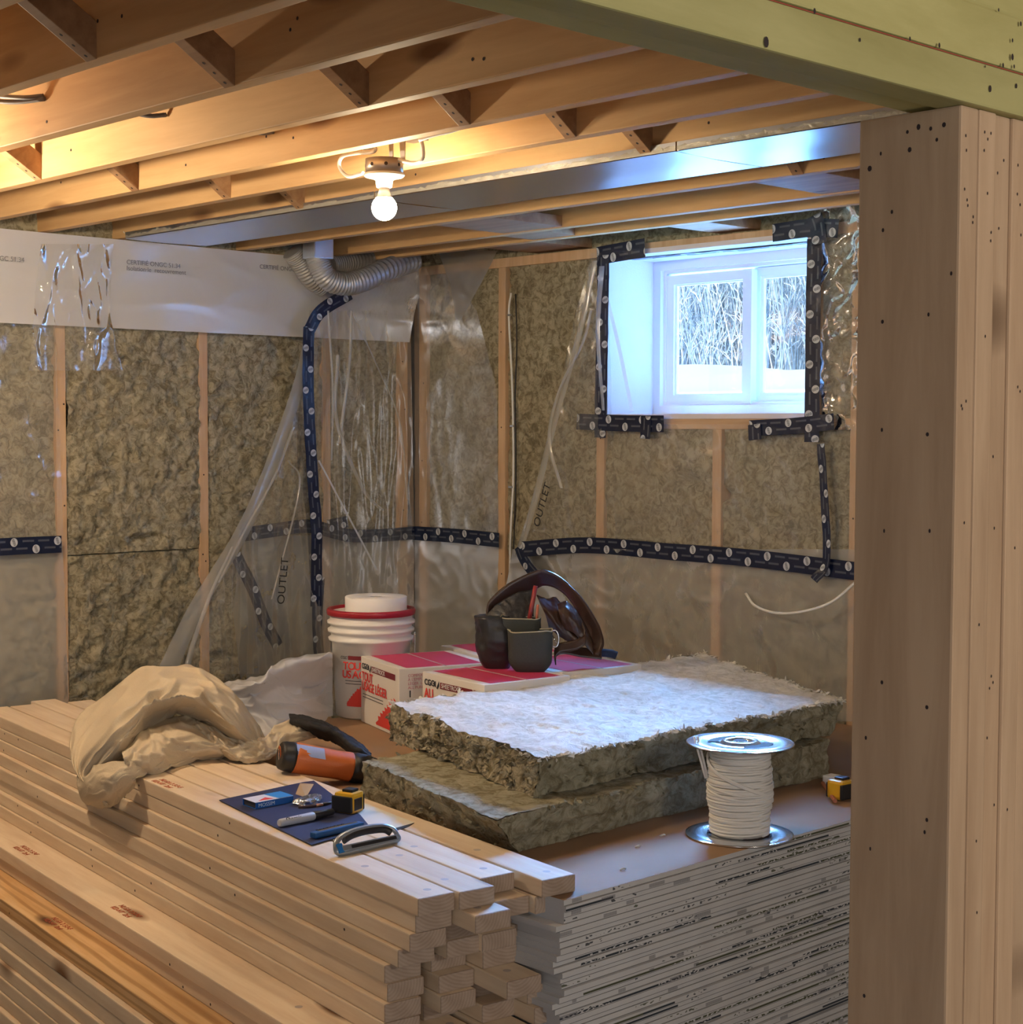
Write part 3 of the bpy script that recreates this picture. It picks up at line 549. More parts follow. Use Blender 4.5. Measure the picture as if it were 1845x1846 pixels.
batt('y', -5.55, -2.3, 2.2, 2.45, 4.66, 'long wool strip above the top plate of the window wall', GB2, 40, .012, seed=13, deep=.055)
batt('x', 1.2, 4.6, 2.204, 2.45, -5.50, 'dark wool strip between the joist ends of the left wall', GB, 40, .02, seed=14)
# ------------------------------------------------------------ plastic films
def sheet(name, rows, plane, m, label, nu=50, nv=70, off=.012, amp=.010, fr=6, seed=0, bulge=0, cat='plastic sheet', stretch=(1, 1), group=None):
    """rows: (py, pxL, pxR[, offL, offR]) read on a wall plane (axis, value, sign)"""
    ax, val, sg = plane; b = BM()
    rows = [r if len(r) == 5 else (*r, 0, 0) for r in rows]
    def fn(u, v):
        t_ = v*(len(rows)-1); i = min(int(t_), len(rows)-2); k = t_-i; A, B_ = rows[i], rows[i+1]
        yA = A[0] if isinstance(A[0], tuple) else (A[0], A[0]); yB = B_[0] if isinstance(B_[0], tuple) else (B_[0], B_[0])
        y0, y1 = yA[0]+(yB[0]-yA[0])*k, yA[1]+(yB[1]-yA[1])*k
        L_ = [0]+[A[j]+(B_[j]-A[j])*k for j in range(1, 5)]
        oL, oR = off+L_[3], off+L_[4]
        pL, pR = at(L_[1], y0, ax, val+sg*oL), at(L_[2], y1, ax, val+sg*oR)
        p = pL.lerp(pR, u); o_ = oL*(1-u)+oR*u+bulge*math.sin(PI*u)*math.sin(PI*min(1, v*1.1))
        a = p[1-ax]; z = p[2]
        q = Vector((a*fr*stretch[0]+seed, z*fr*stretch[1], seed*1.7))
        cr = (1-abs(noise.noise(q))*2)**3*.6+(1-abs(noise.noise(q*2.3+Vector((3, 1, 2))))*2)**3*.35+noise.noise(q*.6)*.7
        o_ += amp*(cr+.12*noise.noise(q*5))
        p[ax] = val+sg*max(.002, o_); return p
    b.grid(fn, nu, nv)
    return tag(b.done(name, m, recalc=False), label, cat, group)
LWP = (0, XW, 1); WWP = (1, YW, -1)
sheet('plastic_film', [((372, 484), -420, 765), ((440, 520), -420, 760), ((505, 570), -420, 745), ((562, 617), -420, 738)], LWP, FILMW, 'opaque white plastic band along the top of the left wall', 120, 30, .034, .008, 2.5, 1, stretch=(.5, 1.5))
# make its lower edge follow the photographed line: second strip
sheet('plastic_film', [(440, 72, 205), (560, 62, 196), (668, 52, 221)], LWP, FILMG, 'small clear plastic piece hanging over the leftmost stud', 60, 90, .062, .013, 6, 2, stretch=(1.6, .6))
sheet('plastic_film', [((565, 578), -420, 100), (800, -420, 108), ((1010, 985), -420, 111)], LWP, FILMG, 'clear film over the wool at the left picture edge, above the tape', 60, 90, .016, .014, 4.5, 3)
sheet('plastic_film', [((1000, 975), -420, 112), (1120, -420, 118), (1330, -420, 126)], LWP, FILM2, 'hazy film below the tape at the left picture edge', 30, 50, .010, .006, 5, 4)
sheet('plastic_film', [(560, 556, 740, .03, 0), (700, 535, 742, .06, .005), (850, 480, 744, .09, .01), (960, 430, 746, .12, .01), (1090, 350, 746, .16, .01), (1215, 290, 746, .2, .01)], LWP, FILM, 'large clear film hanging loose from the duct, flaring to the left', 90, 120, .02, .012, 3.6, 5, stretch=(2.4, .4))
sheet('plastic_film', [(965, 440, 746), (1100, 420, 746), (1290, 440, 746)], LWP, FILM2, 'hazy film behind the bucket in the left wall corner', 50, 50, .010, .008, 5, 6)
sheet('plastic_film', [(476, 748, 800), (560, 748, 860), (700, 748, 896), (975, 748, 900)], WWP, FILM, 'clear film over the wool between corner and tall stud', 50, 90, .012, .0045, 4, 7)
sheet('plastic_film', [(965, 748, 900), (1100, 748, 898), (1230, 748, 896)], WWP, FILM2, 'hazy film under the tape between corner and tall stud', 40, 50, .008, .006, 5, 8)
sheet('plastic_film', [(452, 790, 898, .0, .0), (510, 812, 868, .01, .01), (583, 824, 828, .02, .02)], WWP, FILM2, 'pointed hazy film flap hanging under the far joists', 20, 30, .03, .006, 6, 9)
sheet('plastic_film', [(456, 1068, 1096, .03, 0), (600, 1030, 1100, .05, 0), (760, 1000, 1106, .06, 0), (900, 960, 1112, .06, 0), (1000, 932, 1116, .05, 0)], WWP, FILM, 'clear film with loose slanting edge left of the window', 50, 120, .014, .010, 5, 10, stretch=(1.3, .8))
sheet('plastic_film', [(765, 1104, 1546), (880, 1108, 1546), (1010, 1112, 1548)], WWP, FILM, 'clear film over the wool bays under the window', 90, 60, .012, .007, 4, 11)
sheet('plastic_film', [(990, 925, 1550, .03, 0), (1100, 905, 1550, .03, 0), (1300, 900, 1550)], WWP, FILM2, 'hazy film along the lower window wall below the tape', 90, 50, .009, .008, 5, 12)
sheet('plastic_film', [(372, 1480, 1552), (560, 1478, 1552), (775, 1470, 1552)], WWP, FILMG, 'crinkled clear film between the window and the post', 40, 120, .018, .014, 7, 13)
def fold_line(parent_key, pts, w0, w1, plane, m=None, nm='film_fold_highlight'):
    """hazier strip added as the bright highlight along a film fold or edge"""
    ax, val, sg = plane; q = [at(x, y, ax, val+sg*o_) for x, y, o_ in pts]; cv_ = catmull(q, 8) if len(q) > 2 else q
    b = BM(); N_ = len(cv_)-1; wd = Vector((1, 0, 0)) if ax == 1 else Vector((0, 1, 0)); nn = Vector((0, -1, 0)) if ax == 1 else Vector((1, 0, 0))
    b.grid(lambda u, v: cv_[round(u*N_)]+wd*(w0+(w1-w0)*u)*(v-.5)+nn*.006*math.sin(PI*v), N_, 4)
    par = next(o for o in COL.objects if parent_key in o.get('label', '')); o = b.done(nm, m or FILMC, par, recalc=False); return o
FILMC = plastic_film('fold_highlight_film', .30, gloss=1.0, rough=.12, bscale=12, bstr=.3)  # denser haze puts the highlight of folds and edges into the film
HS = 'large clear film hanging'
fold_line(HS, [(560, 600, .06), (537, 700, .09), (485, 850, .12), (436, 960, .15), (358, 1090, .19), (300, 1212, .22)], .05, .09, LWP)
fold_line(HS, [(420, 985, .18), (385, 1060, .2), (352, 1150, .22), (335, 1212, .23)], .012, .03, LWP)
fold_line(HS, [(530, 770, .12), (495, 860, .14), (440, 960, .17), (395, 1050, .2)], .015, .012, LWP)
fold_line(HS, [(592, 560, .1), (600, 700, .1), (598, 830, .1)], .014, .01, LWP)
fold_line(HS, [(634, 560, .1), (630, 660, .1), (612, 800, .1)], .012, .02, LWP)
fold_line(HS, [(636, 565, .08), (680, 660, .06), (720, 760, .05), (735, 900, .05)], .006, .012, LWP)
fold_line(HS, [(610, 640, .1), (608, 760, .1), (655, 880, .1), (690, 920, .1)], .02, .025, LWP)
fold_line(HS, [(520, 830, .14), (540, 880, .14), (490, 1080, .17)], .012, .008, LWP)
RS = 'loose slanting edge left of the window'
fold_line(RS, [(1072, 470, .045), (1045, 600, .06), (1000, 760, .07), (965, 900, .07), (934, 1000, .06)], .03, .04, WWP)
fold_line(RS, [(1066, 560, .07), (1050, 620, .07), (1010, 700, .08), (990, 790, .08), (1012, 880, .08)], .014, .02, WWP)
fold_line(RS, [(1085, 480, .06), (1078, 600, .07), (1088, 740, .06)], .03, .015, WWP)
# narrow loose film tail crossing the window
b = BM(); q = [at(1090, 520, 1, YW-.03), at(1115, 620, 1, YW-.035), at(1140, 742, 1, YW-.03)]
cv = catmull(q, 8); b.grid(lambda u, v: cv[int(u*(len(cv)-1))]+Vector((.018*(v-.5), 0, 0)), len(cv)-1, 2); tag(b.done('plastic_strip', FILMH, recalc=False), 'narrow bluish plastic strip slanting across the window jamb', 'plastic strip')
b = BM(); q = [at(575, 830, 0, XW+.09), at(620, 915, 0, XW+.10), at(680, 1028, 0, XW+.10)]
cv = catmull(q, 8); b.grid(lambda u, v: cv[int(u*(len(cv)-1))]+Vector((0, .010*(v-.5), 0)), len(cv)-1, 2); tag(b.done('plastic_strip', FILMH, recalc=False), 'thin pale plastic strip slanting in front of the hanging film', 'plastic strip')
# handwriting and print
BLK = mat('black_marker', (.02, .02, .02), .7)
def lettering(txt, origin, xd, yd, size, m, parent, name='lettering', align='LEFT', ext=.0003, sx=1.0):
    cu = bpy.data.curves.new(name, 'FONT'); cu.body = txt; cu.size = size; cu.extrude = ext; cu.align_x = align; cu.materials.append(m); cu.offset = size*.022 if m.name in ('red_print', 'dark_ink') and size > .015 else 0
    o = bpy.data.objects.new(name, cu); COL.objects.link(o)
    xd = Vector(xd).normalized(); zd = xd.cross(Vector(yd)).normalized(); yd = zd.cross(xd)
    M_ = Matrix((xd*sx, yd, zd)).transposed().to_4x4(); M_.translation = Vector(origin)+zd*.0008
    if parent:
        o.parent = parent; bpy.context.view_layer.update(); o.matrix_parent_inverse = parent.matrix_world.inverted()
    o.matrix_world = M_
    return o
fl = {o['label']: o for o in COL.objects if o.get('category') == 'plastic sheet'}
def film(s_): return next(o for l, o in fl.items() if s_ in l)
lettering('OUTLET', at(972, 952, 1, YW-.085), Vector((.35, 0, .94)), Vector((-.94, 0, .35)), .05, BLK, film('slanting edge'))
lettering('OUTLET', at(512, 1090, 0, XW+.19), Vector((0, .12, .99)), Vector((0, -.99, .12)), .05, BLK, film('flaring'))
GREYI = mat('grey_print', (.22, .23, .27), .7)
for (px, py, s_) in ((228, 476, 'CERTIFIÉ ONGC 51.34'), (228, 487, 'Isolation·le  recouvrement'), (-20, 468, 'ONGC 51.34'), (468, 484, 'CERTIFIÉ ONGC')):
    lettering(s_, at(px, py, 0, XW+.050), (0, 1, 0), (0, 0, 1), .024, GREYI, film('opaque white'), 'print')
# ------------------------------------------------------------ tapes
def tape(pts, width, label, plane=None, nrm=None, m=None, u0=0, off=0, cr=.003, name='navy_tape'):
    cv = catmull(pts, 10) if len(pts) > 2 else [Vector(pts[0]).lerp(Vector(pts[1]), k/12) for k in range(13)]
    n = Vector(nrm).normalized(); L_ = [0]
    for a, c in zip(cv, cv[1:]): L_.append(L_[-1]+(c-a).length)
    b = BM(); N_ = len(cv)-1; lay = 4
    def fn(u, v):
        i = round(u*N_); t_ = (cv[min(i+1, N_)]-cv[max(i-1, 0)]).normalized(); s_ = n.cross(t_).normalized()
        p = cv[i]+s_*width*(v-.5); return p+n*(off+cr*noise.noise(p*19))
    b.grid(fn, N_, lay, uv=lambda u, v: (u0+L_[round(u*N_)], v*.056))
    return tag(b.done(name, m or TAPE, recalc=False), label, 'tape')
LN = (1, 0, 0); WN = (0, -1, 0)
def LW(px, py, o_=.03): return at(px, py, 0, XW+o_)
def WW(px, py, o_=.03): return at(px, py, 1, YW-o_)
tw = .056
tape([LW(-420, 1008), LW(-200, 997), LW(20, 985), LW(111, 981)], .062, 'navy tape strip across the left picture edge', nrm=LN)
tape([LW(430, 965, .13), LW(500, 955, .10), LW(560, 949, .08), LW(640, 966, .05), LW(748, 961, .035)], .055, 'navy tape running level behind the hanging film to the corner', nrm=LN)
tape([LW(590, 948, .06), LW(628, 940, .06)], .05, 'short navy tape stub right of the vertical tape', nrm=LN)
tape([WW(744, 961, .025), WW(820, 966, .025), WW(900, 974, .025)], .060, 'navy tape between the corner and the tall stud', nrm=WN)
tape([LW(557, 590, .10), LW(556, 700, .11), LW(563, 850, .11), LW(571, 960, .11), LW(570, 1093, .11)], .056, 'long vertical navy tape on the hanging film', nrm=LN)
tape([LW(577, 1040, .10), LW(572, 1120, .10), LW(577, 1200, .10)], .052, 'lower end of the vertical navy tape beside the bucket', nrm=LN)
tape([LW(556, 598, .10), LW(580, 560, .10), LW(632, 528, .09)], .056, 'bluish tape piece slanting up to the duct, seen through film', nrm=LN, m=TAPE)
tape([LW(425, 1000, .10), LW(455, 1060, .10), LW(478, 1120, .10), LW(502, 1165, .10)], .052, 'loose tape hanging in a diagonal on the film behind the cloth', nrm=LN, m=TAPE)
tape([WW(942, 990, .08), WW(1060, 983, .04), WW(1200, 994, .03), WW(1350, 1006, .03), WW(1545, 1030, .03)], .062, 'long level navy tape below the window', nrm=WN)
tape([WW(935, 985, .075), WW(945, 1010, .075), WW(975, 1050, .075)], .05, 'tape end folding down left of the long level tape', nrm=WN)
tape([WW(1480, 800, .035), WW(1487, 900, .04), WW(1490, 1010, .045), WW(1468, 1046, .055)], .032, 'narrow folded navy tape hanging below the right window corner', nrm=WN)
# around the window
tape([WW(1076, 462, .03), WW(1163, 446, .03)], .070, 'navy tape at the upper left window corner, level piece', nrm=WN)
tape([WW(1088, 460, .034), WW(1086, 600, .034), WW(1082, 789, .034)], .062, 'vertical navy tape down the left window jamb', nrm=WN)
tape([WW(1040, 760, .036), WW(1120, 763, .036), WW(1197, 764, .036)], .062, 'navy tape at the lower left window corner, level piece', nrm=WN)
tape([WW(1165, 750, .04), WW(1163, 791, .04)], .050, 'short navy tape tab under the lower left window corner', nrm=WN)
tape([WW(1393, 420, .03), WW(1460, 411, .034), WW(1512, 412, .034)], .062, 'navy tape at the upper right window corner, level piece', nrm=WN)
tape([WW(1468, 388, .038), WW(1474, 410, .038), WW(1478, 440, .038)], .062, 'crossing navy tape tab above the upper right window corner', nrm=WN)
tape([WW(1469, 430, .03), WW(1466, 600, .03), WW(1464, 797, .03)], .062, 'vertical navy tape down the right window jamb', nrm=WN)
tape([WW(1351, 772, .034), WW(1430, 768, .034), WW(1504, 760, .034)], .056, 'navy tape at the lower right window corner, level piece', nrm=WN)
tape([WW(1360, 765, .038), WW(1362, 793, .038)], .056, 'short navy tape tab left of the lower right window corner', nrm=WN)
tape([Vector((WX0+.02, YW+.10, WZ1-.004)), Vector((WX1-.02, YW+.12, WZ1-.004))], .05, 'navy tape along the underside of the window head', nrm=(0, 0, -1), cr=.006)
# cables on the window wall
b = BM(); b.tube(catmull([WW(922, 528, .0), WW(918, 570, .005), WW(924, 700, .004), WW(926, 850, .004), WW(921, 960, .004), WW(919, 1080, .004), WW(918, 1200, .004)], 6), .0048, 6)
cab = b.done('white_cable', WHT); tag(cab, 'white electrical cable running down beside the tall stud', 'cable')
b = BM(); b.tube(catmull([WW(930, 530, .004), WW(932, 620, .003), WW(929, 720, .003), WW(930, 860, .003), WW(926, 1000, .003), WW(924, 1100, .003)], 6), .003, 6); tag(b.done('black_cable', BLACKR), 'thin dark cable behind the white cable on the tall stud', 'cable')
for k, (px, py) in enumerate(((920, 568), (924, 768), (921, 878))):
    b = BM(); p = WW(px, py, .008); b.box(p-Vector((.012, .004, .004)), p+Vector((.012, .004, .004)), bev=.001); o = b.done('staple', STEELB, cab)
b = BM(); b.tube(catmull([WW(1345, 1070, .03), WW(1362, 1092, .06), WW(1400, 1105, .09), WW(1450, 1102, .10), WW(1500, 1085, .08), WW(1545, 1048, .03)], 8), .0050, 7)
tag(b.done('white_cable', WHT), 'white cable end bowing out of the lower window wall', 'cable')
# ------------------------------------------------------------ bulb and fixture
BY = 2.72; bc = at(693, 366, 1, BY); fx = empty('ceiling_lampholder', (bc.x, BY, ZJ)); tag(fx, 'bare lampholder on a steel box hanging between two joists', 'light fixture')
def loc_child(b, name, m, par=None, smooth=False):
    par = par or fx; o = b.done(name, m, par, smooth); return o
zt = at(693, 315, 1, BY).z - ZJ
b = BM(); b.lathe([(.050, zt+.002), (.050, zt+.040)], 16); 
for a in range(8):
    an = 2*PI*a/8+PI/16; b.disc((.0492*math.cos(an), .0492*math.sin(an), zt+.022), (math.cos(an), math.sin(an), 0), .005, 8, 1, off=.0008)
loc_child(b, 'junction_box', [mat('dull_steel_box', (.48, .42, .36), .4, .7), DARKH])
b = BM(); b.box((.01, .045, zt+.03), (.03, .048, zt+.12)); b.box((-.03, .045, zt+.10), (.03, .127, zt+.104)); b.box((-.035, .045, zt+.03), (-.02, .048, zt+.11)); loc_child(b, 'bracket', mat('bracket_steel', (.4, .38, .36), .4, .8))
b = BM(); b.lathe([(.052, zt+.003), (.055, zt-.001), (.050, zt-.006), (.032, zt-.010), (.023, zt-.015), (.0205, zt-.032), (.018, zt-.034)], 32); loc_child(b, 'porcelain_holder', mat('porcelain', (.86, .82, .74), .3))
b = BM(); b.lathe([(.014, zt-.032), (.0145, zt-.044), (.018, zt-.054), (.0215, zt-.060)], 24, cap=(True, False)); loc_child(b, 'bulb_neck', mat('bulb_neck_plastic', (.75, .68, .58), .5))
b = BM(); zc = zt-.086; b.lathe([(.0215, zt-.060)]+[(.033*math.sin(a), zc+.033*math.cos(a)) for a in [.75+.24*k for k in range(10)]]+[(.002, zc-.033)], 32)
EM = bpy.data.materials.new('lit_bulb_glass'); EM.use_nodes = True; EM.node_tree.nodes.clear(); o_ = EM.node_tree.nodes.new('ShaderNodeOutputMaterial'); e_ = EM.node_tree.nodes.new('ShaderNodeEmission')
e_.inputs[0].default_value = (1, .80, .52, 1); e_.inputs[1].default_value = 230; EM.node_tree.links.new(e_.outputs[0], o_.inputs[0])
loc_child(b, 'bulb', EM)
loops = ([(655, 312), (628, 318), (612, 300), (618, 282), (645, 276), (672, 274), (675, 266), (655, 268)], [(716, 287), (745, 294), (762, 286), (762, 262), (757, 250)])
for i, lp in enumerate(loops):
    b = BM(); b.tube(catmull([at(x, y, 1, BY-.02+.03*i) for x, y in lp], 7), .0052, 7); o = b.done('loop_cable', WHT, fx); o.matrix_parent_inverse = Matrix.Translation(-Vector(fx.location))
b = BM(); b.tube(catmull([at(x, y, 1, YJm[4]+.055) for x, y in ((757, 252), (790, 242), (810, 238), (860, 222), (925, 208))], 5), .0045, 6); tag(b.done('white_cable', WHT), 'white cable running along the joist to the right of the bulb', 'cable')
# ------------------------------------------------------------ flexible duct
def duct(path, r, label, boot=None, m=None):
    m = m or DUCT; root = empty('flexible_duct', path[0]); tag(root, label, 'duct', None)
    cv = catmull(path, 26); b = BM(); rr = [r*(1+.07*math.sin(i*1.55)+.03*noise.noise(Vector((i*.4, 1, 2)))) for i in range(len(cv))]
    b.tube(cv, rr, 20); o = b.done('corrugated_hose', m, root); o.matrix_parent_inverse = Matrix.Translation(-Vector(root.location))
    if boot:
        b = BM(); b.box(*boot, bev=.004); o = b.done('sheet_metal_boot', steel('boot_steel', (.72, .76, .82), .4, .1), root); o.matrix_parent_inverse = Matrix.Translation(-Vector(root.location))
    return root
DUCT = mat('aluminium_duct', (.50, .51, .54), .42, .55, bump=.25, bscale=40)
p0 = at(572, 462, 0, -5.28)
duct([p0, at(577, 480, 0, -5.27), at(592, 503, 0, -5.26), at(622, 512, 0, -5.25), at(655, 505, 0, -5.24), at(700, 485, 0, -5.25), at(745, 470, 0, -5.30)], .045, 'grey corrugated duct curving below the joists into the corner',
     boot=(p0+Vector((-.03, -.05, -.012)), p0+Vector((.05, .045, .085))))
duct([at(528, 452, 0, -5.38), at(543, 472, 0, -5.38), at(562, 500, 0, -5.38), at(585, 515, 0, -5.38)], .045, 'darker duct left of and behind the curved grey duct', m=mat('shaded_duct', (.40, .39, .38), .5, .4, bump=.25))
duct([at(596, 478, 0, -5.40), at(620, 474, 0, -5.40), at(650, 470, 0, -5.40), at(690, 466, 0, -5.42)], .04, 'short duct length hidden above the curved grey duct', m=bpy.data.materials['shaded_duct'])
# ------------------------------------------------------------ drywall stack
BP = board_print('drywall_edge_print'); BACK = mat('brown_drywall_back_paper', (.33, .205, .115), .85, bump=.15, var=.12, bscale=7)
SIDE = mat('drywall_cut_edge', (.45, .45, .45), .85)
SX1, SY0 = -2.372, 2.412
for i in range(53):
    t_ = ZS-.01268*(i+1); dy = 0 if i < 4 else (-.02-.012*math.sin(i*.8)); dx = .004*math.sin(i*1.7)+rng.uniform(-.003, .003)
    if i >= 4: dy += rng.uniform(-.008, .008)
    if i >= 14: dx += .004
    b = BM(); fs = b.box((-2.05, 0, 0), (0, 2.15, .01255), bev=0)
    for f in b.b.faces:
        f.normal_update(); n = f.normal
        c = f.calc_center_median()
        f.material_index = 1 if abs(c.z-.01255) < 1e-4 and i == 0 else (2 if c.y < .001 else 0)
    o = b.done('drywall_sheet', [BP, BACK, SIDE], loc=(SX1+dx, SY0+dy, t_))
    tag(o, '%s drywall sheet counted down from the top of the stack' % ORD[i] if i else 'top drywall sheet with brown back paper under the insulation', 'drywall sheet', 'stacked drywall sheets')
# ------------------------------------------------------------ lumber pile
TH = math.radians(7.6); LO = Vector((-2.49, 2.11, 0)); LU = Vector((-math.cos(TH), math.sin(TH), 0)); LV = Vector((math.sin(TH), math.cos(TH), 0))
def pile(u, v, z): return LO+LU*u+LV*v+Vector((0, 0, z))
def board(u0, v0, ztop, L_, m, label, w_=.0885, rot=0.0, stamp=False):
    b = BM(); b.box((-L_, 0, -.0378), (0, w_, 0), bev=.0035)
    for f in b.b.faces:
        if all(abs(v.co.x) < .0045 for v in f.verts) : f.material_index = 1
    for k in range(rng.randrange(3, 7)):
        x = -rng.uniform(.1, L_-.1); y = rng.uniform(.01, w_-.01)
        if rng.random() < .5: b.disc((x, 0, -rng.uniform(.008, .03)), (0, -1, 0), .0035, 7, 2, 1, .0006)
    for x_ in (-.07, -.3): b.disc((x_+rng.uniform(-.03, .03), w_*rng.uniform(.3, .7), 0), (0, 0, 1), .009, 12, 3, 1, .0004)
    o = b.done('lumber_board', [m, END, DARKH, RESIN]); o.location = pile(u0, v0, ztop); o.rotation_euler = (0, 0, -TH+rot+(rng.uniform(-.0022, .0022) if v0 < .05 and ztop < ZL-.01 else 0))
    if stamp:
        for xs, ys in stamp:
            lettering('NLGA 2 S-P-F\nKD-HT  2x4', o.matrix_basis @ Vector((xs, ys, .0003)), -LU, LV, .022, REDI, o, 'grade_stamp')
    return tag(o, label, 'board', 'boards of the lumber pile')
RESIN = mat('pale_knot', (.50, .42, .36), .6); REDI = mat('red_ink', (.50, .12, .06), .8)
LB = 2.74; T = .038
CN = ['front column', 'second column', 'third column', 'rear column']
# top layer
tops = [(0.0, 0.0, ZL, W_pine), (-.012, .093, ZL+.002, W_pine), (.03, .185, ZL+.004, W_pine), (-.055, .284, ZL+.003, W_pine)]
board(0, 0, ZL, LB, W_pine, 'top front board of the lumber pile, carrying the knife end', stamp=[(-1.35, .03)])
board(-.012, .0925, ZL+.001, LB, W_pine, 'second top board, chipped dark mark on its end')
board(.045, .185, ZL+.002, LB, W_pine, 'third top board from the front, partly under the tape measure')
board(-.04, .285, ZL+.001, LB, W_pine, 'rearmost top board, bark on its edge, touching the insulation')
# front column below
fu = [0, .016, .016, .045, .075, .070, .062, .06]; fv = [0, .004, -.010, -.020, -.034, -.030, -.042, -.046]
fm = [None, W_pine, W_pine, W_pine, W_pine, W_pine, W_pine, W_pine]
for i in range(1, 8):
    board(fu[i], fv[i], ZL-T*i, LB+.02, fm[i], '%s board down in the front column of the lumber pile' % ORD[i])
board(.03, -.165, ZL-T*8, LB, W_pine, 'pale stamped board lying as a step below the front column', w_=.14, stamp=[(-1.25, .05), (-2.0, .05)])
board(.05, -.160, ZL-T*9, LB, W_pine, 'board directly under the pale stamped step board', w_=.14)
board(.02, -.150-.115, ZL-T*10, LB, W_pine2, 'orange varnished looking board with wavy grain low on the pile', w_=.14, stamp=[(-1.5, .05), (-2.2, .05)])
for i in range(11, 19):
    board(.05+.01*(i % 2), -.272-.006*(i-11)-.004*(i % 3), ZL-T*i, LB, W_pine, '%s board down, below the orange board' % ORD[i], w_=.14)
# inner columns
c2 = [(-.06, .100, 1), (.05, .095, 2), (.045, .10, 3), (.09, .09, 4), (.06, .09, 5), (.045, .085, 6), (.12, .09, 7), (.02, .07, 8), (.06, .07, 9), (-.01, .08, 10)]
for k, (u, v, i) in enumerate(c2):
    board(u, v, ZL-T*i-(.004 if i > 1 else 0), LB-.1, W_pine, ('split grey-blue board sticking out under the second top board' if k == 0 else '%s board down in the second column of the pile' % ORD[i]))
c3 = [(.0, .191, 1), (.06, .190, 2), (.03, .18, 3), (.035, .185, 4), (-.06, .18, 5), (.08, .18, 6), (.03, .18, 7), (-.05, .17, 8), (.05, .17, 9)]
for k, (u, v, i) in enumerate(c3):
    board(u, v, ZL-T*i-.001, LB-.1, W_pine, ('protruding board end low in the third column' if i == 5 else '%s board down in the third column of the pile' % ORD[i]))
c4 = [(-.02, .282, 1), (.06, .282, 2), (.05, .27, 3), (-.02, .262, 6), (-.045, .262, 7)]
for k, (u, v, i) in enumerate(c4):
    board(u, v, ZL-T*i-.001, LB-.1, W_pine, '%s board down in the rear column of the pile' % ORD[i], w_=.0885 if i < 4 else .084)
for ci, (nm_, v_, k0) in enumerate((('second', .08, 11), ('third', .17, 10))):
    for i in range(k0, 19): board(.03+.02*((i+ci) % 3), v_, ZL-T*i-.0015, LB-.1, W_pine, '%s board down in the %s column of the pile, near the floor' % (ORD[i], nm_), w_=.084)
# ------------------------------------------------------------ big wool batts
def big_batt(bot, top, label, seed, mats, n=(150, 90, 14), amp=.012, fray=260, edge_r=.01):
    """bot/top: corners L, F(front), R, B(back) in order"""
    b = BM(); L_, F_, R_, B_ = range(4)
    def disp(p):
        q = Vector(p)+Vector((seed, seed*2, 0))
        v = noise.noise_vector(q*6)*.9+noise.noise_vector(q*17)*.75+noise.noise_vector(q*41)*.45+noise.noise_vector(q*85)*.25
        return Vector(p)+Vector((v.x*amp, v.y*amp, v.z*amp*.62))
    def side(i, j, nu, mi):
        def fn(u, v):
            p = Vector(bot[i]).lerp(Vector(bot[j]), u).lerp(Vector(top[i]).lerp(Vector(top[j]), u), v)
            # vertical-face flaky layers
            nrm = (Vector(bot[j])-Vector(bot[i])).cross(Vector((0, 0, 1))).normalized()
            lay = noise.noise(Vector((p.x*7+seed, p.y*7, p.z*55)))
            tear = max(0, noise.noise(Vector((p.x*4+seed*2, p.y*4, p.z*22)))-.2)
            q = disp(p); e = math.sin(PI*min(1, max(0, v)))
            return q+nrm*(e*(.010*lay-.045*tear*(2.6 if mi == 2 and n[1] == 90 and edge_r > .015 else 1)))
        b.grid(fn, nu, n[2], mi)
    side(L_, F_, 110, 2); side(F_, R_, n[0], 0); side(R_, B_, 60, 0); side(B_, L_, 60, 0)
    def tf(u, v):
        p = Vector(top[L_]).lerp(Vector(top[F_]), u).lerp(Vector(top[B_]).lerp(Vector(top[R_]), u), v); return disp(p)+Vector((0, 0, .006*noise.noise(Vector((p.x*5, p.y*5, seed)))))
    b.grid(tf, n[1], n[0], 1)
    # frayed tufts along the upper edges
    r2 = random.Random(seed)
    for i, j, cnt in ((L_, F_, fray), (F_, R_, fray), (R_, B_, fray//2), (B_, L_, fray//3)):
        for k in range(cnt):
            u = r2.random(); v = r2.choice([1, 1, r2.random()]) if (i, j) != (L_, F_) else r2.random()
            p = disp(Vector(bot[i]).lerp(Vector(bot[j]), u).lerp(Vector(top[i]).lerp(Vector(top[j]), u), v))
            nrm = (Vector(bot[j])-Vector(bot[i])).cross(Vector((0, 0, 1))).normalized()
            d = (nrm*r2.uniform(.3, 1)+Vector((r2.uniform(-1, 1), r2.uniform(-1, 1), r2.uniform(-.6, .5)))).normalized()
            ln = r2.uniform(.006, .020); t_ = d.cross(Vector((r2.uniform(-1, 1), r2.uniform(-1, 1), r2.uniform(-1, 1)))).normalized()*ln*r2.uniform(.12, .4)
            vs = [b.b.verts.new(c) for c in (p-t_-d*.004, p+t_-d*.004, p+d*ln*.6+t_*.7, p+d*ln, p+d*ln*.6-t_*.6+Vector((0, 0, .002)))]
            f = b.b.faces.new(vs); f.material_index = 1 if v > .9 else (2 if (i, j) == (L_, F_) else 0); f.smooth = True
    return tag(b.done('insulation_slab', mats, recalc=False), label, 'insulation slab', 'loose mineral wool slabs on the drywall')
zb0 = ZS+.001
lowL, lowF, lowR = at(652, 1372, 2, 1.5-.89), at(900, 1478, 2, 1.5-.89), at(1495, 1335, 2, 1.5-.89)
lowB = Vector((-3.45, 4.15, .61))
def dn(p, z, dx=0, dy=0): return Vector((p.x+dx, p.y+dy, z))
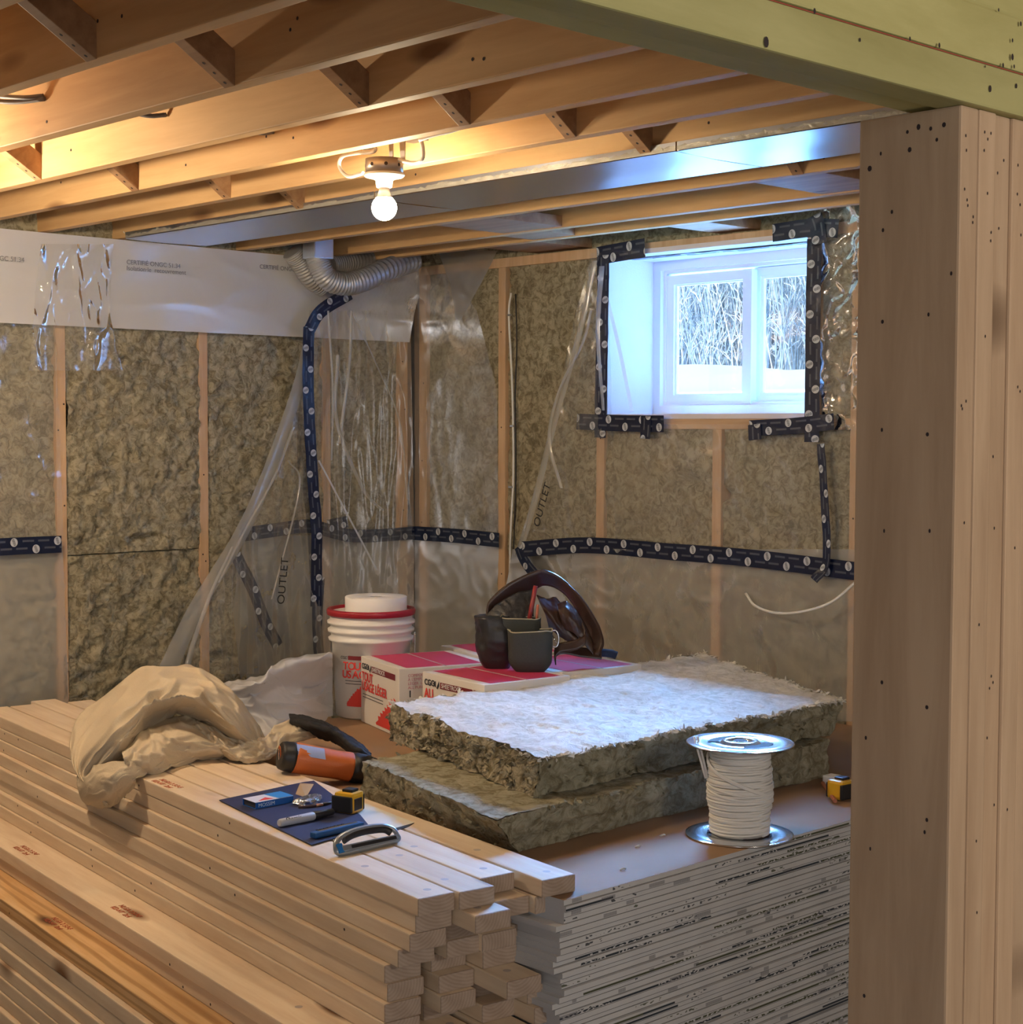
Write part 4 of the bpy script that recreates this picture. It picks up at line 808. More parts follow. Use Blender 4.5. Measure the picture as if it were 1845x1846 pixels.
lb = [dn(lowL, zb0), dn(at(930, 1537, 2, ZS), zb0), dn(at(1493, 1400, 2, ZS), zb0), dn(lowB, zb0)]
lt = [lowL, lowF, lowR, lowB]
WTORN = wool('torn_wool_end', (.68, .62, .46), (.26, .22, .13), 30, 1.3)
big_batt(lb, lt, 'lower wool slab lying flat on the drywall stack', 3, [WOOL2, WOOL2, WOOL2], amp=.010, fray=160)
up = [at(705, 1270, 2, 1.5-.79), at(984, 1364, 2, 1.5-.79), at(1520, 1262, 2, 1.5-.79), Vector((-3.66, 4.40, .71))]
ub = [dn(up[0], .615), dn(up[1], .612, -.02, -.03), dn(up[2], .615, 0, -.05), dn(up[3], .615)]
big_batt(ub, up, 'upper wool slab, bluish lit top and torn left end', 8, [WOOL2, WOOLF, WTORN], amp=.016, fray=520, edge_r=.02)  # top face takes a paler wool colour than the sides
# ------------------------------------------------------------ cartons
CB = mat('white_carton', (.78, .74, .68), .7); PINK = mat('magenta_red_print', (.62, .05, .13), .45); REDP = mat('red_print', (.72, .06, .05), .5); MAR = mat('maroon_bar', (.20, .02, .03), .6); INK = mat('dark_ink', (.03, .03, .04), .7); PIP = mat('pink_print', (.62, .25, .30), .7)
WPR = mat('white_print', (.85, .85, .85), .6)
def flame(b, O_, X, Z, w_, h_, mi=0, seed=1):
    """spiky red burst printed at the lower corner of the label"""
    r2 = random.Random(seed); pts = [(0, 0)]; n_ = 9
    for k in range(n_):
        t_ = k/(n_-1); e = h_*(t_**.8); pts.append((w_*t_*.92, e*.92)); pts.append((w_*(t_*.92+.03)-.01, e+h_*.10*r2.uniform(.5, 1.2)))
    pts.append((w_, h_)); pts.append((w_, 0))
    f = b.b.faces.new([b.b.verts.new(O_+X*x+Z*z) for x, z in pts]); f.material_index = mi
def carton(c, ang, label, w_=.335, d_=.33, h_=.222, front=('TOUT', 'USAGE LÉGER'), print_front=True):
    root = empty('joint_compound_box', c, ang); tag(root, label, 'box', 'boxes of joint compound')
    b = BM(); b.box((0, 0, 0), (w_, d_, h_), bev=.0025); b.done('carton', CB, root)
    b = BM()                                   # printed top flaps
    z = h_+.0008
    for x0, x1, y0, y1 in ((.012, w_-.012, .03, d_*.49), (.012, w_-.012, d_*.51, d_-.03)):
        f = b.b.faces.new([b.b.verts.new(q) for q in ((x0, y0, z), (x1, y0, z), (x1, y1, z), (x0, y1, z))])
    b.done('top_print', PINK, root)
    b = BM(); b.box((-.0005, d_/2-.002, h_), (w_+.0005, d_/2+.002, h_+.0012)); b.done('flap_seam', mat_seam, root)
    # front (-y) face: local x along, z up
    Rz = Matrix.Rotation(ang, 4, 'Z'); o3 = Vector(c); X = (Rz @ Vector((1, 0, 0))); Yd = (Rz @ Vector((0, 1, 0))); Z = Vector((0, 0, 1))
    def fp(x, z, e=-.0015): return o3+X*x+Z*z+Yd*e
    if print_front:
        b = BM(); inv = root.matrix_basis.inverted()
        f = b.b.faces.new([b.b.verts.new(Vector((x, -.001, z))) for x, z in ((.10, h_-.042), (w_-.03, h_-.042), (w_-.03, h_-.022), (.10, h_-.022))]); b.done('brand_bar', MAR, root)
        b = BM(); flame(b, Vector((w_*.42, -.001, .012)), Vector((1, 0, 0)), Z, w_*.5, .105); b.done('burst_print', REDP, root)
        b = BM()
        for zz in (h_-.125, h_-.135): b.box((.02, -.0012, zz), (.2, -.0005, zz+.002))
        b.done('print_lines', INK, root)
        b = BM(); f = b.b.faces.new([b.b.verts.new(Vector((x, -.0012, z))) for x, z in ((.060, h_-.030), (.076, h_-.020), (.078, h_-.042), (.068, h_-.036))]); f = b.b.faces.new([b.b.verts.new(Vector((x, -.0012, z))) for x, z in ((.080, h_-.042), (.094, h_-.018), (.096, h_-.034), (.086, h_-.046))]); b.done('emblem', INK, root)
        lettering('CGC', fp(.014, h_-.038), X, Z, .026, INK, root); lettering('SHEETROCK', fp(.108, h_-.038), X, Z, .020, WPR, root)
        lettering(front[0], fp(.014, h_-.078), X, Z, .042, REDP, root, sx=.85); lettering(front[1], fp(.014, h_-.110), X, Z, .042, REDP, root, sx=.85)
    return root
mat_seam = mat('carton_seam', (.55, .50, .48), .7)
zc_ = ZS+.001
a1 = math.atan2(at(720, 1206, 2, .731).y-at(651, 1182, 2, .731).y, at(720, 1206, 2, .731).x-at(651, 1182, 2, .731).x)
pa = at(651, 1182, 2, .731); ca = carton((pa.x, pa.y, zc_), a1, 'compound box nearest the bucket, TOUT USAGE LÉGER on its front')
# side (+x) fine print on the first box
Rz = Matrix.Rotation(a1, 4, 'Z'); X2 = Rz @ Vector((0, 1, 0)); o3 = Vector((pa.x, pa.y, zc_))+(Rz @ Vector((.3365, 0, 0)))
lettering('1', o3+X2*.03+Vector((0, 0, .13)), X2, (0, 0, 1), .03, INK, ca)
lettering('COMPOSÉ À JOINTS PRÊT\nÀ L\'EMPLOI TOUT USAGE\nLÉGER  LIGHTWEIGHT\nALL PURPOSE', o3+X2*.03+Vector((0, 0, .195)), X2, (0, 0, 1), .013, PIP, ca)
pb = at(762, 1210, 2, .731); a2 = math.atan2(-.036, .30)
cb_ = carton((pb.x, pb.y, zc_), a2, 'compound box between the first box and the insulation, AL visible', front=('ALL', 'PURPOSE'))
carton((pa.x-.02, pa.y+.375, zc_), a1+.03, 'back left compound box behind the first box', print_front=False)
carton((pb.x-.01, pb.y+.345, zc_), a2, 'back right compound box under the leather pouches', print_front=False)
# ------------------------------------------------------------ bucket and tape roll
bk = at(660, 1300, 2, ZS); bx = Vector((-4.41, 3.50, zc_))
cen = at(661, 1305, 2, ZS); rb = .125
BW = empty('compound_bucket', (cen.x-.724*.185, cen.y+.689*.185, zc_)); tag(BW, 'white ribbed plastic bucket with red lid rim, TOUT USAGE LÉGER label', 'bucket')
Hb = .36
b = BM(); b.lathe([(.118, 0), (.122, .006), (.136, .26), (.146, .262), (.148, .270), (.138, .276), (.139, .290), (.149, .292), (.150, .300), (.140, .306), (.141, .318), (.151, .320), (.152, .328), (.142, .333), (.143, Hb)], 64); b.done('pail', mat('white_pail_plastic', (.82, .80, .76), .4), BW)
b = BM(); b.lathe([(.146, Hb-.012), (.152, Hb-.010), (.154, Hb+.004), (.150, Hb+.010), (.140, Hb+.010), (.137, Hb-.002), (.001, Hb-.002)], 64); b.done('lid', mat('red_lid', (.36, .015, .03), .35), BW)
b = BM(); an0 = math.atan2(-.689, .724)
b.tube(catmull([(.150*math.cos(.55), .150*math.sin(.55), .25), (.16*math.cos(.55), .16*math.sin(.55), .29), (.165*math.cos(.4), .165*math.sin(.4), .20), (.17*math.cos(.2), .17*math.sin(.2), .15)], 6), .0025, 6); b.done('wire_handle', STEELB, BW)
# wrapped label art on the pail
def on_pail(b, pts, r_off=.0012, mi=0):
    vs = []
    for s_, z in pts:
        r_ = .122+(.136-.122)*(z/.26)+r_off; a = an0+s_/.13; vs.append(b.b.verts.new((r_*math.cos(a), r_*math.sin(a), z)))
    f = b.b.faces.new(vs); f.material_index = mi
b = BM()
for k in range(8): on_pail(b, [(-.07+.02*k, .205), (-.05+.02*k, .205), (-.05+.02*k, .219), (-.07+.02*k, .219)])
b.done('brand_bar', MAR, BW)
b = BM(); r2 = random.Random(5)
for k in range(14):
    h0 = .010+.0085*k; s0 = -.082+.008*k; on_pail(b, [(s0, .045), (s0+.008, .045), (s0+.008, .045+h0+.009), (s0+.004, .045+h0+.012*r2.random()), (s0, .045+h0)])
b.done('burst_print', REDP, BW)
b = BM()
for zz, l_ in ((.132, 4), (.122, 5)):
    for k in range(l_*2): on_pail(b, [(-.085+.01*k, zz), (-.075+.01*k, zz), (-.075+.01*k, zz+.002), (-.085+.01*k, zz+.002)])
b.done('print_lines', INK, BW)
bpy.context.view_layer.update()
def curved_text(txt, s0, z, size, m, sx=1.0, adv=None):
    x = s0
    W_ = {'I': .3, 'L': .52, 'É': .58, 'E': .58, 'T': .58, 'R': .64, 'S': .6, ' ': .3}
    for ch in txt:
        wch = W_.get(ch, .68)*size*sx
        if ch != ' ':
            r_ = .122+(.136-.122)*(z/.26)+.001; a = an0+(x+wch/2)/.13
            n_ = Vector((math.cos(a), math.sin(a), 0)); t_ = Vector((-math.sin(a), math.cos(a), 0))
            lettering(ch, Vector(BW.location)+n_*(r_+.0006)-t_*wch*.5+Vector((0, 0, z)), t_, (.05*n_.x*-1, .05*n_.y*-1, 1), size, m, BW)
        x += wch*1.02
curved_text('TOUT', -.092, .172, .036, REDP, .95); curved_text('USAGE LÉGER', -.098, .143, .036, REDP, .92); curved_text('CGC', -.102, .207, .014, INK)
tr = at(673, 1090, 2, zc_+Hb+.06); TR = empty('paper_tape_roll', (BW.location.x+.012, BW.location.y+.012, zc_+Hb-.001)); tag(TR, 'wide white paper tape roll lying on the bucket lid', 'roll')
b = BM(); ro = .107; b.lathe([(.024, 0), (ro-.002, 0), (ro, .002), (ro, .050), (ro-.002, .052), (.026, .052), (.024, .050), (.024, 0)], 64, cap=(False, False)); b.done('paper_roll', mat('white_paper_roll', (.86, .85, .84), .75, bump=.1), TR)
b = BM(); b.lathe([(.020, .001), (.0238, .001), (.0238, .050), (.020, .050), (.020, .001)], 32, cap=(False, False)); b.done('cardboard_core', mat('grey_core', (.35, .33, .32), .8), TR)
# ------------------------------------------------------------ wire spool
sp_c = at(1335, 1500, 2, ZS); SPD = Vector((sp_c.x, sp_c.y, ZS+.001))
bl = at(1237, 1505, 2, ZS); br_ = at(1430, 1505, 2, ZS); rs = (br_-bl).dot(RGT)/2; cs = (bl+br_)/2
SP = empty('wire_spool', (cs.x, cs.y, ZS+.001)); tag(SP, 'metal spool wound with white cable standing at the stack edge', 'spool')
dsp = depth(cs); Hs = (1505-1340)*dsp/F_PX*1.0
def flange(z0, nm):
    b = BM(); n_ = 64
    prof = [(rs*.20, z0+.004), (rs*.22, z0+.009), (rs*.33, z0+.009), (rs*.38, z0+.003), (rs*.62, z0+.003), (rs*.66, z0+.006), (rs*.93, z0+.006), (rs*.97, z0+.003), (rs, z0+.004), (rs, z0), (rs*.95, z0), (rs*.20, z0), (rs*.20, z0+.004)]
    b.lathe(prof, n_, cap=(False, False))
    b.done(nm, [STEELB], SP)
    b = BM()
    for a in (0, PI):
        b.grid(lambda u, v: Vector(((rs*(.40+.2*u))*math.cos(a+(v-.5)*1.5), (rs*(.40+.2*u))*math.sin(a+(v-.5)*1.5), z0+.0045)), 2, 10)
    b.lathe([(.001, z0+.0085), (rs*.13, z0+.0085)], 20, cap=(True, False)); b.done('flange_hole', DARKH, SP)
flange(0, 'lower_flange'); flange(Hs, 'upper_flange')
b = BM(); b.lathe([(rs*.20, .003), (rs*.22, Hs+.004)], 24); b.done('core', STEELB, SP)
b = BM(); pts = []; rr = []; n_t = 38; r2 = random.Random(4); cr_ = .0031
for k in range(n_t*24):
    t_ = k/24; z = .006+cr_+(Hs-.014)*(t_/n_t); f_ = t_/n_t
    base = rs*.545+(.004 if .28 < f_ < .78 else 0)+(.003 if .35 < f_ < .6 else 0)+.0012*math.sin(int(t_)*2.3)
    a = 2*PI*t_; pts.append((base*math.cos(a), base*math.sin(a), z+.0015*math.sin(a+int(t_)*1.9)))
b.tube(pts, .0036, 6); b.done('wound_cable', WHT, SP)
b = BM(); b.lathe([(rs*.50, .004), (rs*.53, .01), (rs*.54, Hs-.002)], 32); b.done('cable_body', WHT, SP)
b = BM()
for off in (0, .3, .6, 2.2, 2.6):
    pts = []
    for k in range(30):
        t_ = k/29; a = 3.6+2.9*t_+off*.15; r_ = rs*(.60+.02*math.sin(3*t_)); zz = Hs*(.88-.42*t_-.10*off*.5) if off < 2 else Hs*(.55-.1*(off-2)+.05*math.sin(3*t_+off))
        pts.append((r_*math.cos(a), r_*math.sin(a), zz))
    b.tube(pts, .0034, 6)
b.done('loose_winding', WHT, SP)
b = BM(); pz = at(1258, 1345, 0, cs.x); L0 = -RGT
for dx in (0, .008):
    b.tube(catmull([Vector((0, 0, Hs+.018))+L0*(rs*.86-dx), Vector((0, 0, Hs-.01))+L0*(rs*.80-dx), Vector((0, 0, Hs*.62))+L0*(rs*.64-dx*.6)], 6), .0030, 6)
b.done('cable_end', WHT, SP)
# crumbs on the stack
for px, py in ((1190, 1507), (1145, 1527), (1118, 1568)):
    p = at(px, py, 2, ZS+.001); b = BM(); b.tube([p, p+Vector((.008, .006, .004)), p+Vector((.004, .014, .001))], .0022, 5)
    tag(b.done('wool_crumb', WOOLF), {1190: 'largest pale crumb on the brown paper left of the spool', 1145: 'faint crumb left of the largest crumb', 1118: 'crumb near the front edge of the drywall'}[px], 'crumb')
# ------------------------------------------------------------ loose white film on the stack
def patch(ctrl, nu, nv, fold=None):
    """smooth surface through a grid of control points (rows of equal length)"""
    R_ = len(ctrl); C_ = len(ctrl[0])
    def cr(p0, p1, p2, p3, t): return .5*((2*p1)+(p2-p0)*t+(2*p0-5*p1+4*p2-p3)*t*t+(3*p1-p0-3*p2+p3)*t**3)
    def line(pts, t):
        n_ = len(pts)-1; x = min(t*n_, n_-1e-6); i = int(x); k = x-i
        g = lambda j: pts[j] if 0 <= j <= n_ else (pts[0]*2-pts[1] if j < 0 else pts[n_]*2-pts[n_-1])
        return cr(g(i-1), g(i), g(i+1), g(i+2), k)
    def fn(u, v):
        col = [line(row, u) for row in ctrl]; p = line(col, v)
        return p+(fold(p, u, v) if fold else Vector((0, 0, 0)))
    return fn
def Hh(px, py, h): return at(px, py, 2, ZL+h)
def Fp(px, py, o_):
    d = ray(px, py); q = LO-LV*o_; return CAM+d*((q-CAM).dot(LV)/d.dot(LV))
def crease(amp, f, seed, an=(1, 1, 1)):
    def k(p, u, v):
        q = Vector((p.x*f*an[0]+seed, p.y*f*an[1], p.z*f*an[2]+seed))
        a = (1-abs(noise.noise(q))*2)**2-.4; c = (1-abs(noise.noise(q*2.1+Vector((5, 1, 0))))*2)**2-.4
        d_ = (1-abs(noise.noise(q*4.3+Vector((2, 7, 0))))*2)**2-.4
        return (Vector((0, 0, 1))*.6-FWD*.8)*amp*(a+.6*c+.25*d_)
    return k
def crease_uv(amp, fu, fv, seed, bend=.6, fine=.35):
    def k(p, u, v):
        w_ = bend*noise.noise(Vector((u*2+seed, v*2, seed)))
        q = Vector((u*fu+seed, (v+w_*.35)*fv, seed*.7)); a = (1-min(1, abs(noise.noise(q))*3.2))**1.6
        q2 = Vector((u*fu*1.9+seed*2, (v-w_*.3+u*.5)*fv*1.5, 4)); c = (1-min(1, abs(noise.noise(q2))*3.2))**1.6
        d = noise.noise(Vector((p.x*30, p.y*30, p.z*30)))
        return (Vector((0, 0, 1))*.6-FWD*.8)*amp*(a+.7*c-.6+fine*d)
    return k
b = BM()
rows = [[at(420, 1340, 2, .515), at(480, 1338, 2, .515), at(545, 1318, 2, .515), at(600, 1288, 2, .515)],
        [at(420, 1300, 2, .56), at(480, 1296, 2, .57), at(540, 1280, 2, .58), at(600, 1262, 2, .56)],
        [at(410, 1265, 2, .62), at(470, 1252, 2, .65), at(530, 1232, 2, .66), at(600, 1222, 2, .64)],
        [at(400, 1240, 2, .66), at(462, 1224, 2, .70), at(520, 1191, 2, .74), at(600, 1180, 2, .745)],
        [at(400, 1235, 2, .60), at(468, 1222, 2, .60), at(522, 1195, 2, .60), at(600, 1186, 2, .60)]]
b.grid(patch(rows, 1, 1, crease_uv(.022, 2.2, 3.5, 2, 1.2, .05)), 110, 110)
tag(b.done('folded_film', FILMH, recalc=False), 'loose milky plastic film heaped between the canvas cloth and the bucket', 'plastic sheet')
# ------------------------------------------------------------ canvas cloth
CANV = mat('canvas_cloth', (.58, .49, .35), .9, bump=.25, bscale=260, var=.10)
b = BM()
A_ = [[Fp(185, 1445, .03), Fp(128, 1355, .03), Hh(150, 1290, .06), Hh(235, 1218, .17), Hh(330, 1200, .20), Hh(402, 1232, .17), Hh(455, 1290, .09), Hh(482, 1338, .01)],
      [Fp(188, 1452, .05), Fp(132, 1375, .06), Hh(180, 1300, .09), Hh(255, 1242, .19), Hh(330, 1222, .22), Hh(392, 1250, .19), Hh(440, 1298, .11), Hh(470, 1342, .02)],
      [Fp(192, 1450, .065), Fp(150, 1395, .075), Hh(205, 1325, .10), Hh(270, 1270, .17), Hh(330, 1250, .20), Hh(380, 1270, .17), Hh(425, 1308, .11), Hh(460, 1345, .03)],
      [Fp(196, 1448, .05), Fp(172, 1405, .06), Hh(222, 1345, .07), Hh(280, 1292, .12), Hh(330, 1275, .15), Hh(372, 1288, .13), Hh(412, 1318, .09), Hh(450, 1350, .02)],
      [Fp(200, 1440, .03), Fp(190, 1400, .03), Hh(235, 1352, .04), Hh(285, 1305, .09), Hh(325, 1290, .11), Hh(362, 1300, .10), Hh(400, 1325, .06), Hh(440, 1350, .01)]]
fa = crease_uv(.027, 3.2, 4.6, 1, 1.0, .06); b.grid(patch(A_, 1, 1, fa), 190, 110)
B_ = [[Hh(215, 1345, .05), Hh(262, 1305, .09), Hh(320, 1292, .11), Hh(378, 1300, .09), Hh(430, 1335, .04)],
      [Hh(222, 1365, .06), Hh(265, 1335, .08), Hh(320, 1322, .09), Hh(380, 1328, .07), Hh(430, 1348, .035)],
      [Hh(228, 1385, .03), Hh(270, 1368, .05), Hh(320, 1352, .05), Hh(385, 1352, .04), Hh(432, 1360, .02)],
      [Hh(240, 1396, .004), Hh(285, 1392, .006), Hh(335, 1376, .006), Hh(390, 1366, .006), Hh(440, 1368, .004)]]
b.grid(patch(B_, 1, 1, crease_uv(.014, 3.5, 3, 5, 1, .08)), 110, 60)
C_ = [[Fp(140, 1392, .05), Fp(175, 1378, .06), Hh(225, 1372, .05), Hh(262, 1380, .03)],
      [Fp(140, 1415, .07), Fp(180, 1402, .085), Fp(222, 1398, .06), Hh(268, 1392, .01)],
      [Fp(146, 1438, .06), Fp(185, 1436, .08), Fp(218, 1426, .05), Fp(248, 1404, .02)],
      [Fp(155, 1449, .02), Fp(185, 1456, .03), Fp(210, 1448, .02), Fp(240, 1418, .008)]]
b.grid(patch(C_, 1, 1, crease_uv(.009, 3, 2.5, 9, 1, .15)), 80, 60)
D_ = [[Hh(335, 1300, .10), Hh(378, 1300, .10), Hh(425, 1318, .07), Hh(468, 1332, .045), Hh(502, 1305, .06), Hh(540, 1298, .065), Hh(586, 1312, .04)],
      [Hh(345, 1312, .09), Hh(385, 1322, .08), Hh(425, 1340, .05), Hh(470, 1345, .04), Hh(505, 1325, .045), Hh(545, 1316, .05), Hh(585, 1316, .04)],
      [Hh(360, 1322, .075), Hh(395, 1345, .05), Hh(430, 1362, .025), Hh(475, 1362, .02), Hh(510, 1345, .02), Hh(545, 1330, .03), Hh(582, 1322, .03)],
      [Hh(362, 1324, .06), Hh(392, 1352, .03), Hh(430, 1373, .008), Hh(475, 1372, .006), Hh(510, 1352, .008), Hh(540, 1336, .02), Hh(575, 1324, .02)]]
b.grid(patch(D_, 1, 1, crease_uv(.014, 6, 3, 3, 1, .12)), 150, 50)
cl = b.done('canvas_cloth', CANV, recalc=False); tag(cl, 'crumpled beige canvas cloth thrown over the lumber pile', 'cloth')
sm = cl.modifiers.new('thickness', 'SOLIDIFY'); sm.thickness = .002
# black gloves / bag behind the orange tool
BKF = mat('black_fabric', (.012, .012, .014), .8, bump=.5, bscale=50)
b = BM(); G_ = [[Hh(521, 1290, .06), Hh(560, 1297, .06), Hh(600, 1312, .05), Hh(645, 1340, .03), Hh(668, 1360, .01)],
                [Hh(524, 1300, .07), Hh(565, 1308, .075), Hh(605, 1322, .06), Hh(640, 1348, .04), Hh(668, 1366, .01)],
                [Hh(530, 1312, .03), Hh(570, 1325, .03), Hh(605, 1338, .02), Hh(640, 1360, .01), Hh(668, 1374, .004)]]
b.grid(patch(G_, 1, 1, crease(.010, 14, 4)), 60, 24); g_ = b.done('black_fabric_bundle', BKF, recalc=False); tag(g_, 'black crumpled fabric bundle behind the orange tool', 'fabric'); sm = g_.modifiers.new('thickness', 'SOLIDIFY'); sm.thickness = .006
# ------------------------------------------------------------ orange tool
ORG = mat('orange_plastic', (.62, .16, .04), .42, bump=.12, bscale=300); 
zt_ = depth(at(520, 1397, 2, ZL))
a0 = P(508, 1362, zt_+.01); a1_ = P(662, 1388, zt_+.10); ax_ = (a1_-a0).normalized(); Lt = (a1_-a0).length
OT = empty('power_tool', a0-Vector((0, 0, .04))); tag(OT, 'orange and black oblong tool housing lying behind the blade box', 'tool')
def ochild(b, name, m): o = b.done(name, m, OT); o.matrix_parent_inverse = Matrix.Translation(-Vector(OT.location)); return o
def seg(prof, name, m, n=32): b = BM(); b.tube([a0+ax_*(Lt*t_) for t_, r in prof], [r for t_, r in prof], n, flat=.92); return ochild(b, name, m)
seg([(-.022, .037), (-.012, .041), (.03, .044), (.10, .0455), (.13, .046)], 'end_cap', BLACKR)
seg([(.128, .0455), (.16, .0465), (.45, .0445), (.62, .043), (.78, .045), (.80, .0445)], 'housing', ORG)
seg([(.798, .0445), (.86, .047), (1.0, .045), (1.08, .040), (1.12, .028)], 'rear_cap', BLACKR)
b = BM(); c0 = a0-ax_*(Lt*.022); up_ = Vector((0, 0, 1)); sd = ax_.cross(up_).normalized(); ov = [c0+up_*(.026*math.sin(q))+sd*(.012*math.cos(q)) for q in [2*PI*k/24 for k in range(24)]]
b.tube(ov, .0016, 6, closed=True); ochild(b, 'oval_ring', ORG)
b = BM(); b.tube([c0-ax_*.002+up_*z for z in (-.017, 0, .017)], .0014, 6); ochild(b, 'silver_line', STEELB)
b = BM(); nf = (-FWD+Vector((0, 0, 1.6))).normalized(); s2 = ax_.cross(nf).normalized()
b.grid(lambda u, v: a0+ax_*(Lt*(.19+.32*u))+(nf*math.cos((v-.2)*.8)+s2*math.sin((v-.2)*.8))*.0475, 8, 6); ochild(b, 'blue_label', mat('blue_silver_label', (.35, .45, .80), .4))
# ------------------------------------------------------------ papers and small tools on the boards
def flat(name, pts, th, m, label, cat, z0=.0008, group=None):
    b = BM(); q = [at(x, y, 2, ZL+z0+.001) for x, y in pts]; b.poly(q, th, (0, 0, 1)); o = b.done(name, m); return tag(o, label, cat, group) if label else o
flat('paper_sheet', [(580, 1474), (655, 1447), (747, 1483), (700, 1501), (640, 1500)], .0006, mat('cream_paper', (.70, .68, .58), .8), 'cream paper sheet under the stapler and tape measure', 'paper', .0006)
flat('abrasive_sheet', [(395, 1443), (562, 1524), (668, 1492), (650, 1470), (566, 1408), (545, 1411)], .0014, mat('navy_card', (.020, .028, .085), .55), 'dark navy card sheet lying under the marker and blade box', 'card', .0016)
flat('black_card', [(690, 1500), (747, 1484), (738, 1490), (700, 1504)], .0012, BLACKR, 'thin black card edge poking out under the cream paper', 'card', .0001)
# blade carton
z1 = ZL+.004; q0 = at(461, 1459, 2, z1); qx = at(529, 1446, 2, z1)-q0; qy = at(429, 1448, 2, z1)-q0; qx.z = qy.z = 0; qy = qy.normalized()*.062; hb = .016
BXB = mat('blue_carton', (.02, .13, .48), .45); BXW = mat('white_blue_carton', (.72, .76, .84), .45); BXD = mat('carton_inside_shade', (.05, .05, .06), .8)
BX = empty('blade_box', q0); tag(BX, 'small open blue and white blade carton on the navy card', 'box')
def bchild(b, name, m): o = b.done(name, m, BX); o.matrix_parent_inverse = Matrix.Translation(-Vector(BX.location)); return o
b = BM(); z_ = Vector((0, 0, hb)); th = .0008
def slab(p, a, c, n_, mi=0):
    b.poly([p, p+a, p+a+c, p+c], th, n_, mi)
slab(q0, qx, z_, qy.normalized()); slab(q0+qy, qx, z_, -qy.normalized()); slab(q0, qx, qy, Vector((0, 0, 1))); slab(q0+qx, qy, z_, -qx.normalized()); bchild(b, 'carton_sides', BXB)
b = BM(); slab(q0+z_, qx, qy, Vector((0, 0, 1))); bchild(b, 'carton_top', BXW)
b = BM(); b.poly([q0+z_+qx*.62+Vector((0, 0, .0012)), q0+z_+qx+Vector((0, 0, .0012)), q0+z_+qx+qy+Vector((0, 0, .0012)), q0+z_+qx*.55+qy+Vector((0, 0, .0012))], .0003, (0, 0, 1)); bchild(b, 'blue_print', mat('light_blue_print', (.03, .28, .70), .45))
b = BM(); b.poly([q0+z_+qx*.12+qy*.15+Vector((0, 0, .0012)), q0+z_+qx*.5+qy*.1+Vector((0, 0, .0012)), q0+z_+qx*.42+qy*.5+Vector((0, 0, .0012))], .0003, (0, 0, 1)); bchild(b, 'red_print', REDP)
b = BM(); slab(q0+qx*.03+z_*.1, qy, z_*.85, qx.normalized()); bchild(b, 'opening_shade', BXD)  # dark panel in the open end, shade of the inside put into its colour
lettering('MOSSIM', q0+qx*.06+Vector((0, 0, .004))-qy.normalized()*.0008, qx, (0, 0, 1), .013, mat('pale_blue_print', (.6, .75, .9), .5), BX, sx=1.1)
b = BM(); b.poly([at(533, 1432, 2, z1), at(552, 1438, 2, z1), at(566, 1414, 2, z1+.02), at(541, 1412, 2, z1+.02)], .0008, (0, 0, 1)); tag(b.done('cardboard_flap', mat('tan_card', (.42, .33, .24), .8)), 'tan cardboard flap standing at the end of the blade carton', 'cardboard')
b = BM(); F_ = [[at(525, 1448, 2, z1+.004), at(548, 1452, 2, z1+.004), at(572, 1448, 2, z1+.003)], [at(535, 1440, 2, z1+.012), at(556, 1441, 2, z1+.016), at(580, 1440, 2, z1+.01)], [at(552, 1434, 2, z1+.006), at(566, 1431, 2, z1+.010), at(580, 1433, 2, z1+.008)]]
b.grid(patch(F_, 1, 1, crease(.006, 45, 3)), 24, 20); tag(b.done('foil_packet', steel('crumpled_foil', (.72, .82, .92), .25, .3, (60, 60, 60)), recalc=False), 'crumpled bluish foil wrapper beside the blade carton', 'wrapper')
def rod(name, segs, label, cat, z=.0, n=16):
    root = None
    for i, (pA, pB, r1, r2_, m, nm) in enumerate(segs):
        A = at(*pA, 2, ZL+.004+max(r1, r2_)); B = at(*pB, 2, ZL+.004+max(r1, r2_))
        if root is None: root = empty(name, A-Vector((0, 0, r1))); tag(root, label, cat)
        b = BM(); b.tube([A, A.lerp(B, .04), A.lerp(B, .96), B], [r1*.8, r1, r2_, r2_*.85], n); o = b.done(nm, m, root); o.matrix_parent_inverse = Matrix.Translation(-Vector(root.location))
    return root
mk = rod('marker_pen', [((503, 1484), (566, 1471), .0095, .0105, mat('grey_marker_barrel', (.50, .52, .56), .4), 'barrel'), ((565, 1471), (600, 1463), .0105, .0085, BLACKR, 'cap')], 'grey permanent marker with black cap lying on the navy card', 'marker')
mA, mB = at(503, 1484, 2, ZL+.014), at(566, 1471, 2, ZL+.014); md = (mB-mA).normalized()
lettering('Sharpie', mA+md*.022-FWD*.0102+Vector((0, 0, .001)), md, (0, 0, 1), .016, BLK, mk)
rod('pencil', [((538, 1455), (570, 1452), .003, .004, mat('dark_pencil', (.06, .03, .03), .5), 'shaft'), ((570, 1452), (582, 1450), .0042, .0042, mat('copper_ferrule', (.55, .30, .18), .4, .5), 'ferrule'), ((582, 1450), (597, 1447), .004, .003, BLACKR, 'tip')], 'thin dark pen with copper band behind the marker', 'pen')
